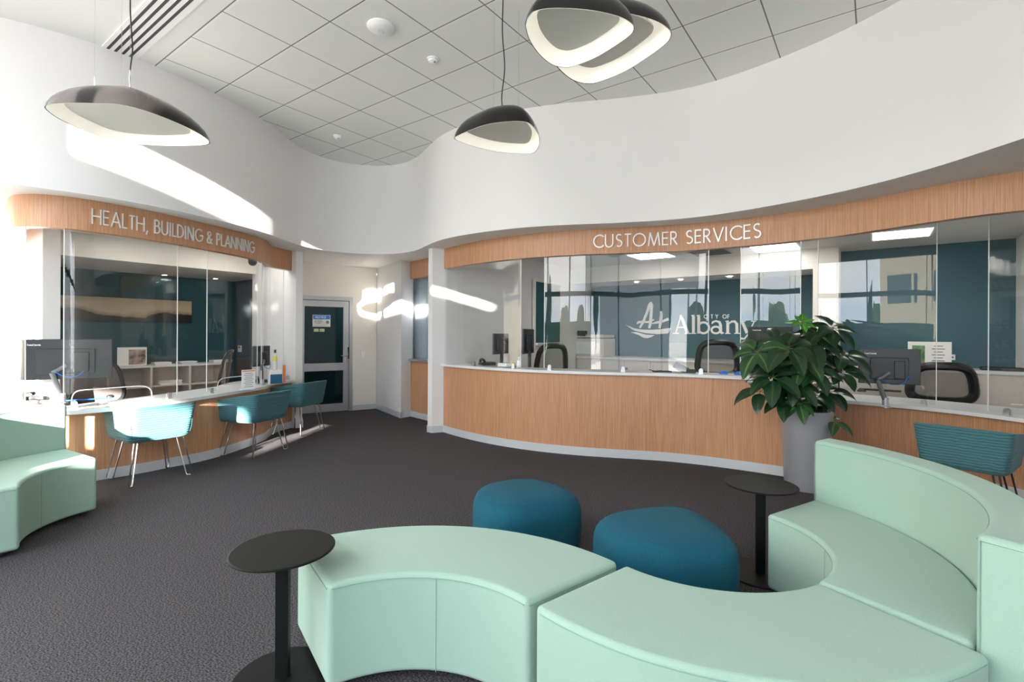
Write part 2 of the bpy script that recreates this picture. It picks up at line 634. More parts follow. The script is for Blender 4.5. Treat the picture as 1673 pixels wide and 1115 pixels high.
FL = [(-5.6, 5.5), (-5.0, 4.90), (-4.65, 4.60), (-4.48, 4.52), (-4.32, 4.51), (-4.15, 4.57), (-4.0, 4.70), (-3.82, 4.97), (-3.68, 5.24), (-3.53, 5.68), (-3.385, 6.18), (-3.34, 6.50), (-3.355, 6.80), (-3.44, 7.06), (-3.46, 7.25), (-3.37, 7.64)]
FL = spline(FL, 6)
TL = [(-5.7, 5.4), (-5.0, 4.80), (-4.6, 4.54), (-4.3, 4.46), (-4.02, 4.47), (-3.84, 4.62), (-3.62, 4.99), (-3.485, 5.39), (-3.38, 5.93), (-3.295, 6.5), (-3.30, 6.72), (-3.40, 7.02), (-3.41, 7.2), (-3.32, 7.54)]
TL = spline(TL, 6)
PL = [(-5.7, 5.55), (-5.0, 5.0), (-4.5, 4.73), (-4.2, 4.73), (-4.06, 4.83), (-3.95, 4.95), (-3.81, 5.10), (-3.66, 5.34), (-3.51, 5.56), (-3.395, 5.92), (-3.33, 6.6), (-3.40, 7.0), (-3.43, 7.25), (-3.36, 7.60)]
PL = spline(PL, 6)
LOW = spline([(3.40, 5.70), (3.58, 5.57), (3.84, 5.35), (4.07, 5.12), (4.30, 4.74), (4.44, 4.36), (4.50, 4.0), (4.49, 3.86)], 6)

# ------------------------------------------------------------------ setting
fl = MB().prism([B(PW, -9.8), B(PW, 4.7), B(10.4, 4.7), B(10.4, -9.8)], -0.12, 0)
struct('floor', fl, M_carpet)
struct('ceiling', MB().prism([B(PW - 0.1, -9.0), B(PW - 0.1, 4.8), B(6.0, 4.8), B(7.6, -1), B(8.0, -8.5), B(5, -9.0)], ZC, ZC + 0.15), M_tiles)
struct('wall_upper', MB().ribbon(WALLC, 0.112, ZS - 0.002, ZC + 0.02), M_wall, smooth=True, angle=60)
sof = offset(WALLC, 0.11) + [B(5.0, 4.7), B(10.4, 4.7), B(10.4, -9.8), B(0.2, -9.8)]
struct('ceiling', MB().prism(sof, ZS, ZS + 0.10), M_soff)

# right-hand and left-hand side walls of the hall (out of frame, they close the room)
struct('wall_right', MB().prism([B(PW, 4.6), B(PW, 4.8), B(10.4, 4.8), B(10.4, 4.6)], 0, ZC), M_wall)
struct('wall_left', MB().prism([B(PW, -9.8), B(PW, -9.95), B(10.4, -9.95), B(10.4, -9.8)], 0, ZS), M_wall)
struct('wall_back', MB().prism([B(10.4, -9.9), B(10.55, -9.9), B(10.55, 4.8), B(10.4, 4.8)], 0, ZS + 0.1), M_cream)

# glazed front behind the camera
wn = struct('window_1', MB().prism([B(PW - 0.1, -9.0), B(PW, -9.0), B(PW, 4.7), B(PW - 0.1, 4.7)], 3.96, ZC), M_grey)
mbm = MB()
for q in (-8.2, -6.9, -5.7, -4.48, -2.88, -1.3, 0.3, 1.9, 3.4, 4.6):
    mbm.prism([B(PW - 0.12, q - 0.035), B(PW, q - 0.035), B(PW, q + 0.035), B(PW - 0.12, q + 0.035)], 0, 3.96)
obj('mullion', mbm, M_grey, wn)
mbt = MB()
mbt.prism([B(PW - 0.1, -9.0), B(PW, -9.0), B(PW, 4.7), B(PW - 0.1, 4.7)], 2.44, 2.56)
mbt.prism([B(PW - 0.1, -9.0), B(PW, -9.0), B(PW, 4.7), B(PW - 0.1, 4.7)], 0, 0.12)
obj('transom', mbt, M_grey, wn)

# pier wall left of the health counter
struct('wall_pier', MB().prism([B(1.28, -9.7), B(1.28, -6.94), B(1.42, -6.94), B(1.42, -9.7)], 0, ZS), M_wall)
# health office: deep teal back wall, bulkhead and side walls
struct('wall_office', MB().prism([B(1.3, -9.65), B(1.3, -9.78), B(4.5, -9.78), B(4.5, -9.65)], 0, ZS), M_teal2)
struct('wall_return', MB().prism([B(4.42, -9.7), B(4.42, -8.2), B(4.6, -8.2), B(4.6, -9.7)], 0, ZS), M_tealgrey)
struct('trim_1', MB().prism([B(1.42, -9.65), B(1.42, -8.12), B(4.42, -8.12), B(4.42, -9.65)], 2.40, ZS), M_cream)
struct('wall_column', MB().prism([(-3.29, 7.56), (-3.21, 7.62), (-3.78, 8.82), (-4.55, 9.05), (-4.24, 8.11)], 0, ZS), M_wall)
# door alcove
AL = [(-3.95, 8.683), (-2.606, 9.575)]
d = (Vector(AL[1]) - Vector(AL[0])).normalized()
nrm = Vector((-d.y, d.x))
def AP(t, n=0.0):
    v = Vector((-3.73, 8.83)) + d * t + nrm * n
    return (v.x, v.y)
TD = 0.885            # right edge of the door frame along the wall
struct('wall_alcove', MB().prism([AP(TD), AP(1.345), AP(1.345, 0.12), AP(TD, 0.12)], 0, ZS).prism([AP(-0.3), AP(TD), AP(TD, 0.12), AP(-0.3, 0.12)], 2.12, ZS), M_cream)
struct('wall_side', MB().prism([(-2.606, 9.575), (-1.89, 8.49), (-1.74, 8.73), (-2.4, 9.85)], 0, ZS), M_wall)
bmk = MB()
def base_strip(mb, pts, t=0.012, h=0.10):
    return mb.ribbon(pts, -t, 0, h)
base_strip(bmk, [AP(TD), AP(1.345)])
base_strip(bmk, [(-2.606, 9.575), (-1.89, 8.49), (-1.74, 8.73)])
struct('baseboard_alcove', bmk, M_kick)
struct('baseboard_column', base_strip(MB(), [(-3.42, 7.63), (-3.29, 7.555), (-3.205, 7.615), (-3.45, 8.15)]), M_kick)
# right white column and the wall behind it
struct('wall_fin', MB().prism([(-1.235, 7.315), (-1.165, 7.25), (-0.99, 7.33), (0.16, 8.18), B(8.33, -4.68), B(9.2, -4.68), B(9.2, -4.9), B(6.6, -4.95)], 0, ZS), M_wall)
struct('baseboard_fin', base_strip(MB(), [(-1.1, 7.52), (-1.235, 7.315), (-1.165, 7.25), (-0.98, 7.335)]), M_kick)
# customer services office
struct('wall_feature', MB().prism([B(9.13, -4.7), B(9.13, -0.7), B(9.3, -0.7), B(9.3, -4.7)], 0, ZS), M_teal)
struct('trim_2', MB().prism([B(8.33, -4.7), B(8.33, -0.73), B(9.15, -0.73), B(9.15, -4.7)], 2.41, ZS), M_cream)
struct('wall_pier', MB().prism([B(8.33, -0.73), B(8.33, -0.42), B(9.2, -0.42), B(9.2, -0.73)], 0, ZS), M_cream)
struct('wall_teal', MB().prism([B(8.88, -0.45), B(8.88, 1.46), B(9.05, 1.46), B(9.05, -0.45)], 0, ZS), M_teal)
struct('wall_end', MB().prism([B(5.35, 1.44), B(9.05, 1.44), B(9.05, 1.6), B(5.35, 1.6)], 0, ZS), M_wall)
# corridor behind the glazed door
struct('wall_corridor', MB().prism([AP(-0.6, 1.5), AP(2.0, 1.5), AP(2.0, 1.6), AP(-0.6, 1.6)], 0, ZS), M_teal)

# timber fascias
struct('trim_3', MB().ribbon(KF, 0.09, ZF, ZS), M_timber, smooth=True, angle=50)
struct('trim_4', MB().ribbon(FL, 0.09, ZF, ZS), M_timber, smooth=True, angle=50)
struct('trim_5', MB().prism([(-1.815, 8.70), (-1.0, 7.80), (-0.93, 7.87), (-1.74, 8.77)], ZF, ZS), M_timber)

# ------------------------------------------------------------------ counters
def clampq(poly, qmax):
    out = []
    for x_, y_ in poly:
        p_, q_ = x_ * E1.x + y_ * E1.y, x_ * E2.x + y_ * E2.y
        out.append(B(p_, min(q_, qmax)))
    return out
# high customer counter
t = thing('service_counter', 'long curved high customer service counter with oak front and thin white top', 'counter', (1.2, 5.83, 0))
def rel(o, root):      # parent keeping world coordinates for unrotated roots
    o.parent = root
    o.location = -root.location
    return o
KT = offset(KC, -0.045)
top = list(KT) + list(reversed(offset(KC, 0.36)))
rel(obj('worktop', MB().prism(top, 0.975, 1.008), M_lam, bevel=0.004), t)
rel(obj('front_panel', MB().ribbon(KC, 0.04, 0.10, 0.975), M_timber, smooth=True), t)
rel(obj('kickboard', MB().ribbon(offset(KC, -0.006), 0.03, 0, 0.10), M_kick, smooth=True), t)
e0, e1 = KC[-1], (3.47, 5.66)
dd = (Vector(e1) - Vector(e0)).normalized()
rel(obj('end_panel', MB().ribbon([e0, e1], 0.03, 0.0, 0.975), M_timber), t)
# low desk right
t = thing('service_desk', 'low curved desk with white top and shaded oak front behind the mint sofa back', 'desk', (4.1, 5.1, 0))
rel(obj('worktop', MB().prism(clampq(list(LOW) + list(reversed(offset(LOW, 0.78))), 1.42), 0.70, 0.735), M_lam, bevel=0.004), t)
rel(obj('front_panel', MB().ribbon(offset(LOW, 0.07), 0.03, 0.10, 0.70), M_timber, smooth=True), t)
rel(obj('kickboard', MB().ribbon(offset(LOW, 0.065), 0.03, 0, 0.10), M_kick, smooth=True), t)
# low desk left
t = thing('service_desk', 'low curved desk under the health, building and planning sign, white top on oak front', 'desk', (-3.5, 5.6, 0))
rel(obj('worktop', MB().prism(list(TL) + list(reversed([b_ if b_[0] > -4.25 else tuple(Vector(a_).lerp(Vector(b_), 0.40)) for a_, b_ in zip(TL, offset(TL, 0.62))])), 0.70, 0.735), M_lam, bevel=0.004), t)
rel(obj('front_panel', MB().ribbon(PL, 0.03, 0.10, 0.70), M_timber, smooth=True), t)
rel(obj('kickboard', MB().ribbon(offset(PL, -0.006), 0.03, 0, 0.10), M_kick, smooth=True), t)
# narrow kiosk between the two white walls
t = thing('kiosk_counter', 'narrow oak counter in the gap left of the tall white fin wall', 'counter', (-1.4, 8.35, 0))
KK = [(-1.80, 8.72), (-1.02, 7.86)]
rel(obj('worktop', MB().ribbon(offset(KK, -0.06), 0.3, 0.975, 1.01), M_alu), t)
rel(obj('front_panel', MB().ribbon(KK, 0.03, 0.10, 0.975), M_timber), t)
rel(obj('kickboard', MB().ribbon(offset(KK, -0.005), 0.03, 0, 0.10), M_kick), t)
sh = MB()
kd = Vector(KK[1]) - Vector(KK[0])
nseg = 60
cv = []
for i in range(nseg + 1):
    p_ = Vector(KK[0]) + kd * (i / nseg * 1.14 - 0.14)
    nn = Vector((-kd.y, kd.x)).normalized()
    p_ = p_ + nn * (0.16 + (0.006 if i % 4 in (1, 2) else 0))
    cv.append((p_.x, p_.y))
tag(obj('roller_shutter', sh.ribbon(cv, 0.01, 1.012, 2.69), M_blind), 'closed pale blue grey ribbed shutter above the narrow oak counter', 'shutter')

# ------------------------------------------------------------------ acrylic screens
def pane_label(o, l):
    tag(o, l, 'screen', 'clear acrylic counter screens')
def screen(cv, z0, z1, label, cutout=None):
    """curved acrylic sheet; cutout=(a,b,h) as fractions of its length: pass-through arch at the bottom edge"""
    m = len(cv)
    if m > 60:
        cv = cv[::max(1, m // 60)] + [cv[-1]]
        m = len(cv)
    c = Vector(cv[m // 2])
    L = sum((Vector(cv[i + 1]) - Vector(cv[i])).length for i in range(m - 1))
    def zb(tt):
        if cutout and cutout[0] < tt < cutout[1]:
            a, b, h = cutout
            x = (tt - a) / (b - a) * 2 - 1
            return z0 + h * (1 - abs(x) ** 7) ** (1 / 3.0)
        return z0
    if cutout:       # finer sampling
        cc = []
        for i in range(m - 1):
            for k in range(3):
                cc.append(tuple(Vector(cv[i]).lerp(Vector(cv[i + 1]), k / 3)))
        cc.append(cv[-1])
        cv = cc
        m = len(cv)
    t_ = thing('acrylic_screen', label, 'screen', (c.x, c.y, z0), 0, 'clear acrylic counter screens')
    s_ = obj('pane', MB().ribbon(cv, 0.008, zb, z1), M_glass, smooth=True, angle=50)
    rel(s_, t_)
    nm = normals(cv)
    for i in (0, m - 1):
        p_ = Vector(cv[i]) + nm[i] * 0.004
        rel(obj('edge', MB().tube([(p_.x, p_.y, z0), (p_.x, p_.y, z1)], 0.0045, 6), M_edge, smooth=True), t_)
    if cutout:
        path = []
        for i in range(m):
            tt = i / (m - 1)
            if cutout[0] - 0.01 <= tt <= cutout[1] + 0.01:
                path.append((cv[i][0] + nm[i].x * 0.004, cv[i][1] + nm[i].y * 0.004, zb(tt)))
        rel(obj('edge', MB().tube(path, 0.005, 6), M_edge, smooth=True), t_)
    return t_
GH = offset(KC, 0.045)
GHx = [(-1.06, 7.40)] + GH
screen(cut(GH, 727, 851), 1.03, 2.52, 'clear acrylic screen beside the white fin wall, leftmost over the high counter')
screen(cut(GH, 889, 1158), 1.03, 2.52, 'widest clear acrylic screen, in front of the white wall lettering')
GM = spline([(1.9, 5.71), (2.25, 5.54), (2.62, 5.30), (2.92, 5.04), (3.2, 4.86)], 8)
screen(cut(GM, 1209, 1308), 1.03, 2.52, 'clear acrylic screen rising behind the top of the potted plant')
LG = offset(LOW, 0.09)
LG = [(3.0, 6.0)] + LG
screen(cut(offset(spline([(3.2, 5.95), (3.6, 5.6), (3.95, 5.25), (4.25, 4.85), (4.42, 4.4), (4.5, 3.9)], 8), 0.06), 1336, 1530), 0.76, 2.62, 'clear acrylic screen on the right low desk in front of the black monitor')
screen(cut(offset(spline([(4.07, 5.12), (4.30, 4.74), (4.44, 4.36), (4.50, 4.0), (4.50, 3.6)], 8), 0.06), 1614, 1700), 0.76, 2.62, 'clear acrylic screen at the right end of the low desk, nearest the frame edge')
GL = offset(FL, 0.05)
screen(cut(GL, -120, 41), 0.76, 2.52, 'clear acrylic screen at the far left over the mint sofa')
screen(cut(GL, 104, 291), 0.76, 2.52, 'wide clear acrylic screen under the words HEALTH, BUILDING', (0.10, 0.80, 0.14))
screen(cut(GL, 338, 421), 0.76, 2.52, 'clear acrylic screen under the word PLANNING with a small pass-through arch', (0.12, 0.60, 0.14))
screen([p for p in GL if p[1] > 6.72 and p[1] < 7.55], 0.76, 2.52, 'narrow clear acrylic screen against the white column at the end of the left desk')
screen(offset(KK, 0.02), 1.03, 2.5, 'clear acrylic screen on the narrow oak counter by the shutter')

# clips that hold the screens
def clip_proto():
    t_ = thing('screen_clip', 'x', 'clip', (0, 0, 0), 0, 'metal clips holding the acrylic screens')
    mb = MB()
    pts = [(-0.022, 0), (0.022, 0), (0.022, 0.045), (0.016, 0.058), (0.006, 0.064), (-0.006, 0.064), (-0.016, 0.058), (-0.022, 0.045)]
    for y0, y1 in ((-0.014, -0.004), (0.006, 0.016)):
        n0 = len(mb.v)
        vs = [(x, y0, z) for x, z in pts] + [(x, y1, z) for x, z in pts]
        n = len(pts)
        mb.add(vs, [tuple(range(n)), tuple(range(n, 2 * n))[::-1]] + [(i, (i + 1) % n, (i + 1) % n + n, i + n) for i in range(n)])
    obj('jaw', mb, M_alu, t_)
    mb = MB()
    mb.box((0, 0.001, 0.006), (0.05, 0.04, 0.012))
    obj('base_plate', mb, M_alu, t_)
    return t_
cp = clip_proto()
clips = [(774, 'high', 'metal screen clip second from the white fin wall on the high counter'), (727.5, 'high', 'metal screen clip touching the white fin wall on the high counter'),
         (839, 'high', 'metal screen clip on the high counter in front of the left monitors'), (898, 'high', 'metal screen clip in front of the left office chair on the high counter'),
         (1018, 'high', 'metal screen clip below the copier and boat emblem on the high counter'), (1145, 'high', 'metal screen clip in front of the middle office chair on the high counter'),
         (1509, 'low', 'metal screen clip below the black monitor on the right low desk'), (1645, 'low', 'metal screen clip nearest the right frame edge on the right low desk'),
         (31, 'left', 'metal screen clip at the far left end of the left desk'), (122, 'left', 'metal screen clip at the corner of the mint sofa back on the left desk'),
         (277, 'left', 'metal screen clip above the nearest teal chair on the left desk'), (346, 'left', 'metal screen clip between the first and second teal chairs on the left desk'),
         (412, 'left', 'metal screen clip beside the standing notice card on the left desk'), (470, 'left', 'metal screen clip next to the white column on the left desk')]
first = True
for u, which, lab in clips:
    cvv, z = {'high': (GH, 1.008), 'low': (offset(LOW, 0.09), 0.735), 'left': (GL, 0.735)}[which]
    if u == 727.5:
        pt, dr = Vector((-1.0, 7.385)), Vector((0.6, -0.8))
    else:
        best = None
        for i in range(len(cvv) - 1):
            a, b = Vector(cvv[i]), Vector(cvv[i + 1])
            for k in range(8):
                p_ = a.lerp(b, k / 8)
                e = abs(836.5 + FPX * p_.x / p_.y - u)
                if best is None or e < best[0]:
                    best = (e, p_, b - a)
        pt, dr = best[1], best[2]
    rz = math.atan2(dr.y, dr.x)
    if first:
        cp.location = (pt.x, pt.y, z)
        cp.rotation_euler = (0, 0, rz)
        cp['label'] = lab
        first = False
    else:
        dup(cp, (pt.x, pt.y, z), rz, lab)

# ------------------------------------------------------------------ stroke lettering
def arc(cx, cy, rx, ry, a0, a1, n=14):
    return [(cx + rx * math.cos((a0 + (a1 - a0) * k / n) * D2R), cy + ry * math.sin((a0 + (a1 - a0) * k / n) * D2R)) for k in range(n + 1)]
GLY = {
 'H': (0.72, [[(0, 0), (0, 1)], [(0.62, 0), (0.62, 1)], [(0, 0.52), (0.62, 0.52)]]),
 'E': (0.52, [[(0, 0), (0, 1)], [(0, 0.95), (0.42, 0.95)], [(0, 0.53), (0.40, 0.53)], [(0, 0.05), (0.42, 0.05)]]),
 'A': (0.80, [[(0, 0), (0.36, 1)], [(0.36, 1), (0.72, 0)], [(0.13, 0.33), (0.59, 0.33)]]),
 'L': (0.44, [[(0, 0), (0, 1)], [(0, 0.05), (0.38, 0.05)]]),
 'T': (0.56, [[(0.25, 0), (0.25, 1)], [(0, 0.95), (0.50, 0.95)]]),
 ',': (0.26, [[(0.10, 0.10), (0.0, -0.18)]]),
 'B': (0.56, [[(0, 0), (0, 1)], [(0, 0.95), (0.18, 0.95)] + arc(0.18, 0.75, 0.2, 0.2, 90, -90, 8) + [(0, 0.55)], [(0.18, 0.55)] + arc(0.20, 0.30, 0.25, 0.25, 90, -90, 8) + [(0, 0.05)]]),
 'U': (0.72, [[(0, 1), (0, 0.34)] + arc(0.29, 0.32, 0.29, 0.29, 180, 360, 10) + [(0.58, 1)]]),
 'I': (0.20, [[(0.02, 0), (0.02, 1)]]),
 'D': (0.76, [[(0, 0), (0, 1)], [(0, 0.95), (0.18, 0.95)] + arc(0.18, 0.5, 0.45, 0.45, 90, -90, 12) + [(0, 0.05)]]),
 'N': (0.78, [[(0, 0), (0, 1)], [(0, 1), (0.64, 0)], [(0.64, 0), (0.64, 1)]]),
 'G': (0.96, [arc(0.48, 0.5, 0.46, 0.46, 45, 360, 20) + [(0.56, 0.5)]]),
 '&': (0.74, [[(0.62, 0.0), (0.14, 0.66)] + arc(0.28, 0.78, 0.17, 0.17, 200, -20, 8) + [(0.10, 0.40)] + arc(0.24, 0.24, 0.2, 0.2, 140, 300, 8) + [(0.62, 0.42)]]),
 'P': (0.52, [[(0, 0), (0, 1)], [(0, 0.95), (0.18, 0.95)] + arc(0.18, 0.71, 0.24, 0.24, 90, -90, 8) + [(0, 0.47)]]),
 'C': (0.84, [arc(0.48, 0.5, 0.46, 0.46, 45, 315, 18)]),
 'S': (0.56, [arc(0.24, 0.74, 0.20, 0.21, 40, 250, 10) + arc(0.24, 0.27, 0.22, 0.23, 80, -140, 10)]),
 'O': (1.08, [arc(0.48, 0.5, 0.46, 0.46, 0, 360, 24)]),
 'M': (0.96, [[(0, 0), (0.12, 1)], [(0.12, 1), (0.42, 0.02)], [(0.42, 0.02), (0.72, 1)], [(0.72, 1), (0.84, 0)]]),
 'R': (0.58, [[(0, 0), (0, 1)], [(0, 0.95), (0.18, 0.95)] + arc(0.18, 0.71, 0.22, 0.24, 90, -90, 8) + [(0, 0.47)], [(0.16, 0.47), (0.46, 0)]]),
 'V': (0.76, [[(0, 1), (0.34, 0)], [(0.34, 0), (0.68, 1)]]),
 'F': (0.50, [[(0, 0), (0, 1)], [(0, 0.95), (0.40, 0.95)], [(0, 0.53), (0.36, 0.53)]]),
 'Y': (0.72, [[(0, 1), (0.32, 0.5)], [(0.64, 1), (0.32, 0.5)], [(0.32, 0.5), (0.32, 0)]]),
 ' ': (0.34, []),
}
def stroke(mb, pts, w, f, d0, d1):
    """ribbon of width w along 2-D pts; f(x, z, depth) gives the world point"""
    pts = [Vector(p) for p in pts]
    m = len(pts)
    L, R = [], []
    for i in range(m):
        a = pts[max(0, i - 1)]
        b = pts[min(m - 1, i + 1)]
        dd_ = (b - a)
        dd_ = dd_.normalized() if dd_.length > 1e-9 else Vector((1, 0))
        ww = w[i] if isinstance(w, (list, tuple)) else w
        n_ = Vector((-dd_.y, dd_.x)) * ww / 2
        if 0 < i < m - 1:
            d1_, d2_ = (pts[i] - pts[i - 1]).normalized(), (pts[i + 1] - pts[i]).normalized()
            k = max(0.5, math.sqrt(max(0.0, (1 + d1_.dot(d2_)) / 2)))
            n_ = n_ / k
        L.append(pts[i] + n_)
        R.append(pts[i] - n_)
    vs = []
    for i in range(m):
        for q_ in (L[i], R[i]):
            for dpt in (d0, d1):
                vs.append(f(q_.x, q_.y, dpt))
    fs = []
    for i in range(m - 1):
        o, p_ = i * 4, i * 4 + 4
        fs += [(o + 1, p_ + 1, p_ + 3, o + 3), (o, o + 2, p_ + 2, p_), (o, p_, p_ + 1, o + 1), (o + 2, o + 3, p_ + 3, p_ + 2)]
    fs += [(0, 1, 3, 2), ((m - 1) * 4, (m - 1) * 4 + 2, (m - 1) * 4 + 3, (m - 1) * 4 + 1)]
    mb.add(vs, fs)
def sign_on_curve(name, text, cv, u0, u1, z0, h, label, track=0.10, w=0.11):
    seg = cut(cv, u0 - 60, u1 + 60)
    A = [Vector(p) for p in seg]
    acc = [0]
    for i in range(len(A) - 1):
        acc.append(acc[-1] + (A[i + 1] - A[i]).length)
    def s_at_u(u):
        best = min(range(len(A)), key=lambda i: abs(836.5 + FPX * A[i].x / A[i].y - u))
        return acc[best]
    s0, s1 = s_at_u(u0), s_at_u(u1)
    wid = sum(GLY[c_][0] + track for c_ in text) - track
    k = (s1 - s0) / wid
    def f(x, z, dpt):
        s_ = s0 + x * k
        i = 0
        while i < len(acc) - 2 and acc[i + 1] < s_:
            i += 1
        tt = (s_ - acc[i]) / max(1e-9, acc[i + 1] - acc[i])
        p_ = A[i].lerp(A[i + 1], tt)
        dr = (A[min(i + 3, len(A) - 1)] - A[max(0, i - 2)]).normalized()
        n_ = Vector((dr.y, -dr.x))
        p_ = p_ + n_ * dpt
        return (p_.x, p_.y, z0 + z * h)
    root = thing(name, label, 'sign', f(wid / 2, 0, 0))
    x = 0
    for c_ in text:
        wd, st = GLY[c_]
        if st:
            mb = MB()
            for sk in st:
                stroke(mb, [(x + a, b) for a, b in sk], w * 1.0, f, -0.002, 0.016)
            o = obj('letter', mb, M_letter, weld=False)
            o.parent = root
            o.location = -root.location
        x += wd + track
    return root
sign_on_curve('fascia_sign', 'CUSTOMER SERVICES', KF, 969, 1245, 2.475, 0.155, 'raised silver lettering CUSTOMER SERVICES on the curved oak fascia', w=0.095)
sign_on_curve('fascia_sign', 'HEALTH, BUILDING & PLANNING', FL, 150, 414, 2.475, 0.145, 'raised silver lettering HEALTH, BUILDING & PLANNING on the left oak fascia', w=0.085)

# wall logo on the teal feature wall
PWALL = 9.125
def logo_f(u, v, dpt):
    p_ = at_p(u, v, PWALL)
    return (p_.x - E1.x * dpt, p_.y - E1.y * dpt, p_.z)
lg = thing('wall_logo', 'raised white boat emblem with the words CITY OF Albany on the teal wall', 'sign', at_p(1130, 545, PWALL))
def Lx(x, y): return (1020 + x / 6.97, 480 + y / 6.97)
def lobj(name, mb, m=M_white):
    o = obj(name, mb, m, weld=False)
    o.parent = lg
    o.location = -lg.location
def lpoly(mb, pts):
    pts = [Lx(*p) for p in pts]
    n = len(pts)
    tris = tessellate_polygon([[Vector((a, b, 0)) for a, b in pts]])
    vs = [logo_f(a, b, 0.0) for a, b in pts] + [logo_f(a, b, 0.02) for a, b in pts]
    mb.add(vs, [tuple(i + n for i in t_) for t_ in tris] + [(i, (i + 1) % n, (i + 1) % n + n, i + n) for i in range(n)])
em = MB()
def ls(mb, pts, w): stroke(mb, [Lx(*p) for p in pts], [x / 6.97 for x in w] if isinstance(w, (list, tuple)) else w / 6.97, logo_f, 0, 0.02)
ls(em, [(178, 392), (215, 330), (258, 225), (290, 130), (306, 100)], [18, 26, 28, 34, 20])
ls(em, [(306, 98), (318, 130), (308, 240), (300, 340), (286, 396)], [20, 30, 32, 32, 24])
ls(em, [(146, 345), (165, 325), (210, 322), (270, 325), (340, 298)], [10, 26, 24, 22, 14])
ls(em, [(420, 200), (425, 240), (415, 330), (405, 396)], [20, 30, 32, 26])
ls(em, [(322, 340), (370, 330), (440, 315), (505, 290)], [12, 26, 26, 30])
lobj('emblem', em)
em = MB()
lpoly(em, [(15, 355), (60, 372), (110, 395), (200, 410), (300, 412), (400, 408), (535, 390), (530, 410), (500, 455), (380, 462), (250, 452), (130, 425), (95, 410)])
lpoly(em, [(75, 438), (140, 438), (250, 468), (350, 472), (300, 500), (215, 490), (120, 455)])
lpoly(em, [(180, 480), (250, 495), (300, 498), (265, 508), (225, 503)])
lobj('boat_hull', em)
# Albany in a roman face
al = MB()
ls(al, [(590, 450), (645, 260)], 13)
ls(al, [(640, 245), (668, 300), (722, 450)], [20, 34, 36])
ls(al, [(612, 385), (695, 385)], 12)
ls(al, [(555, 454), (625, 454)], 11); ls(al, [(690, 454), (762, 454)], 11)
ls(al, [(790, 255), (790, 455)], 32); ls(al, [(765, 252), (800, 246)], 12); ls(al, [(762, 454), (820, 454)], 11)
ls(al, [(850, 252), (850, 455)], 32); ls(al, [(828, 252), (860, 246)], 12)
ls(al, [Vector(p) for p in arc(905, 390, 62, 62, 200, 520, 20)], 24)
ls(al, [(1000, 345), (1010, 325), (1045, 312), (1085, 325), (1098, 360), (1098, 430), (1112, 450), (1135, 448)], [14, 22, 18, 26, 32, 32, 26, 10])
ls(al, [Vector(p) for p in arc(1045, 415, 50, 38, 20, 340, 16)], 22)
ls(al, [(1180, 315), (1180, 455)], 32); ls(al, [(1155, 318), (1188, 310)], 12); ls(al, [(1150, 454), (1210, 454)], 11)
ls(al, [(1190, 345), (1225, 318), (1260, 318), (1283, 345), (1285, 455)], [12, 22, 26, 30, 32]); ls(al, [(1255, 454), (1322, 454)], 11)
ls(al, [(1345, 320), (1400, 450)], 34); ls(al, [(1480, 320), (1410, 465), (1370, 515), (1330, 512)], [12, 14, 16, 24])
ls(al, [(1322, 315), (1385, 315)], 11); ls(al, [(1445, 315), (1502, 315)], 11)
lobj('lettering', al)
ci = MB()
x = 910
for ch, wd in (('C', 50), ('I', 28), ('T', 52), ('Y', 52), (' ', 30), ('O', 58), ('F', 42)):
    for sk in GLY[ch][1]:
        ls(ci, [(x + a * 46, 284 - b * 46) for a, b in sk], 8)
    x += wd
lobj('lettering', ci)

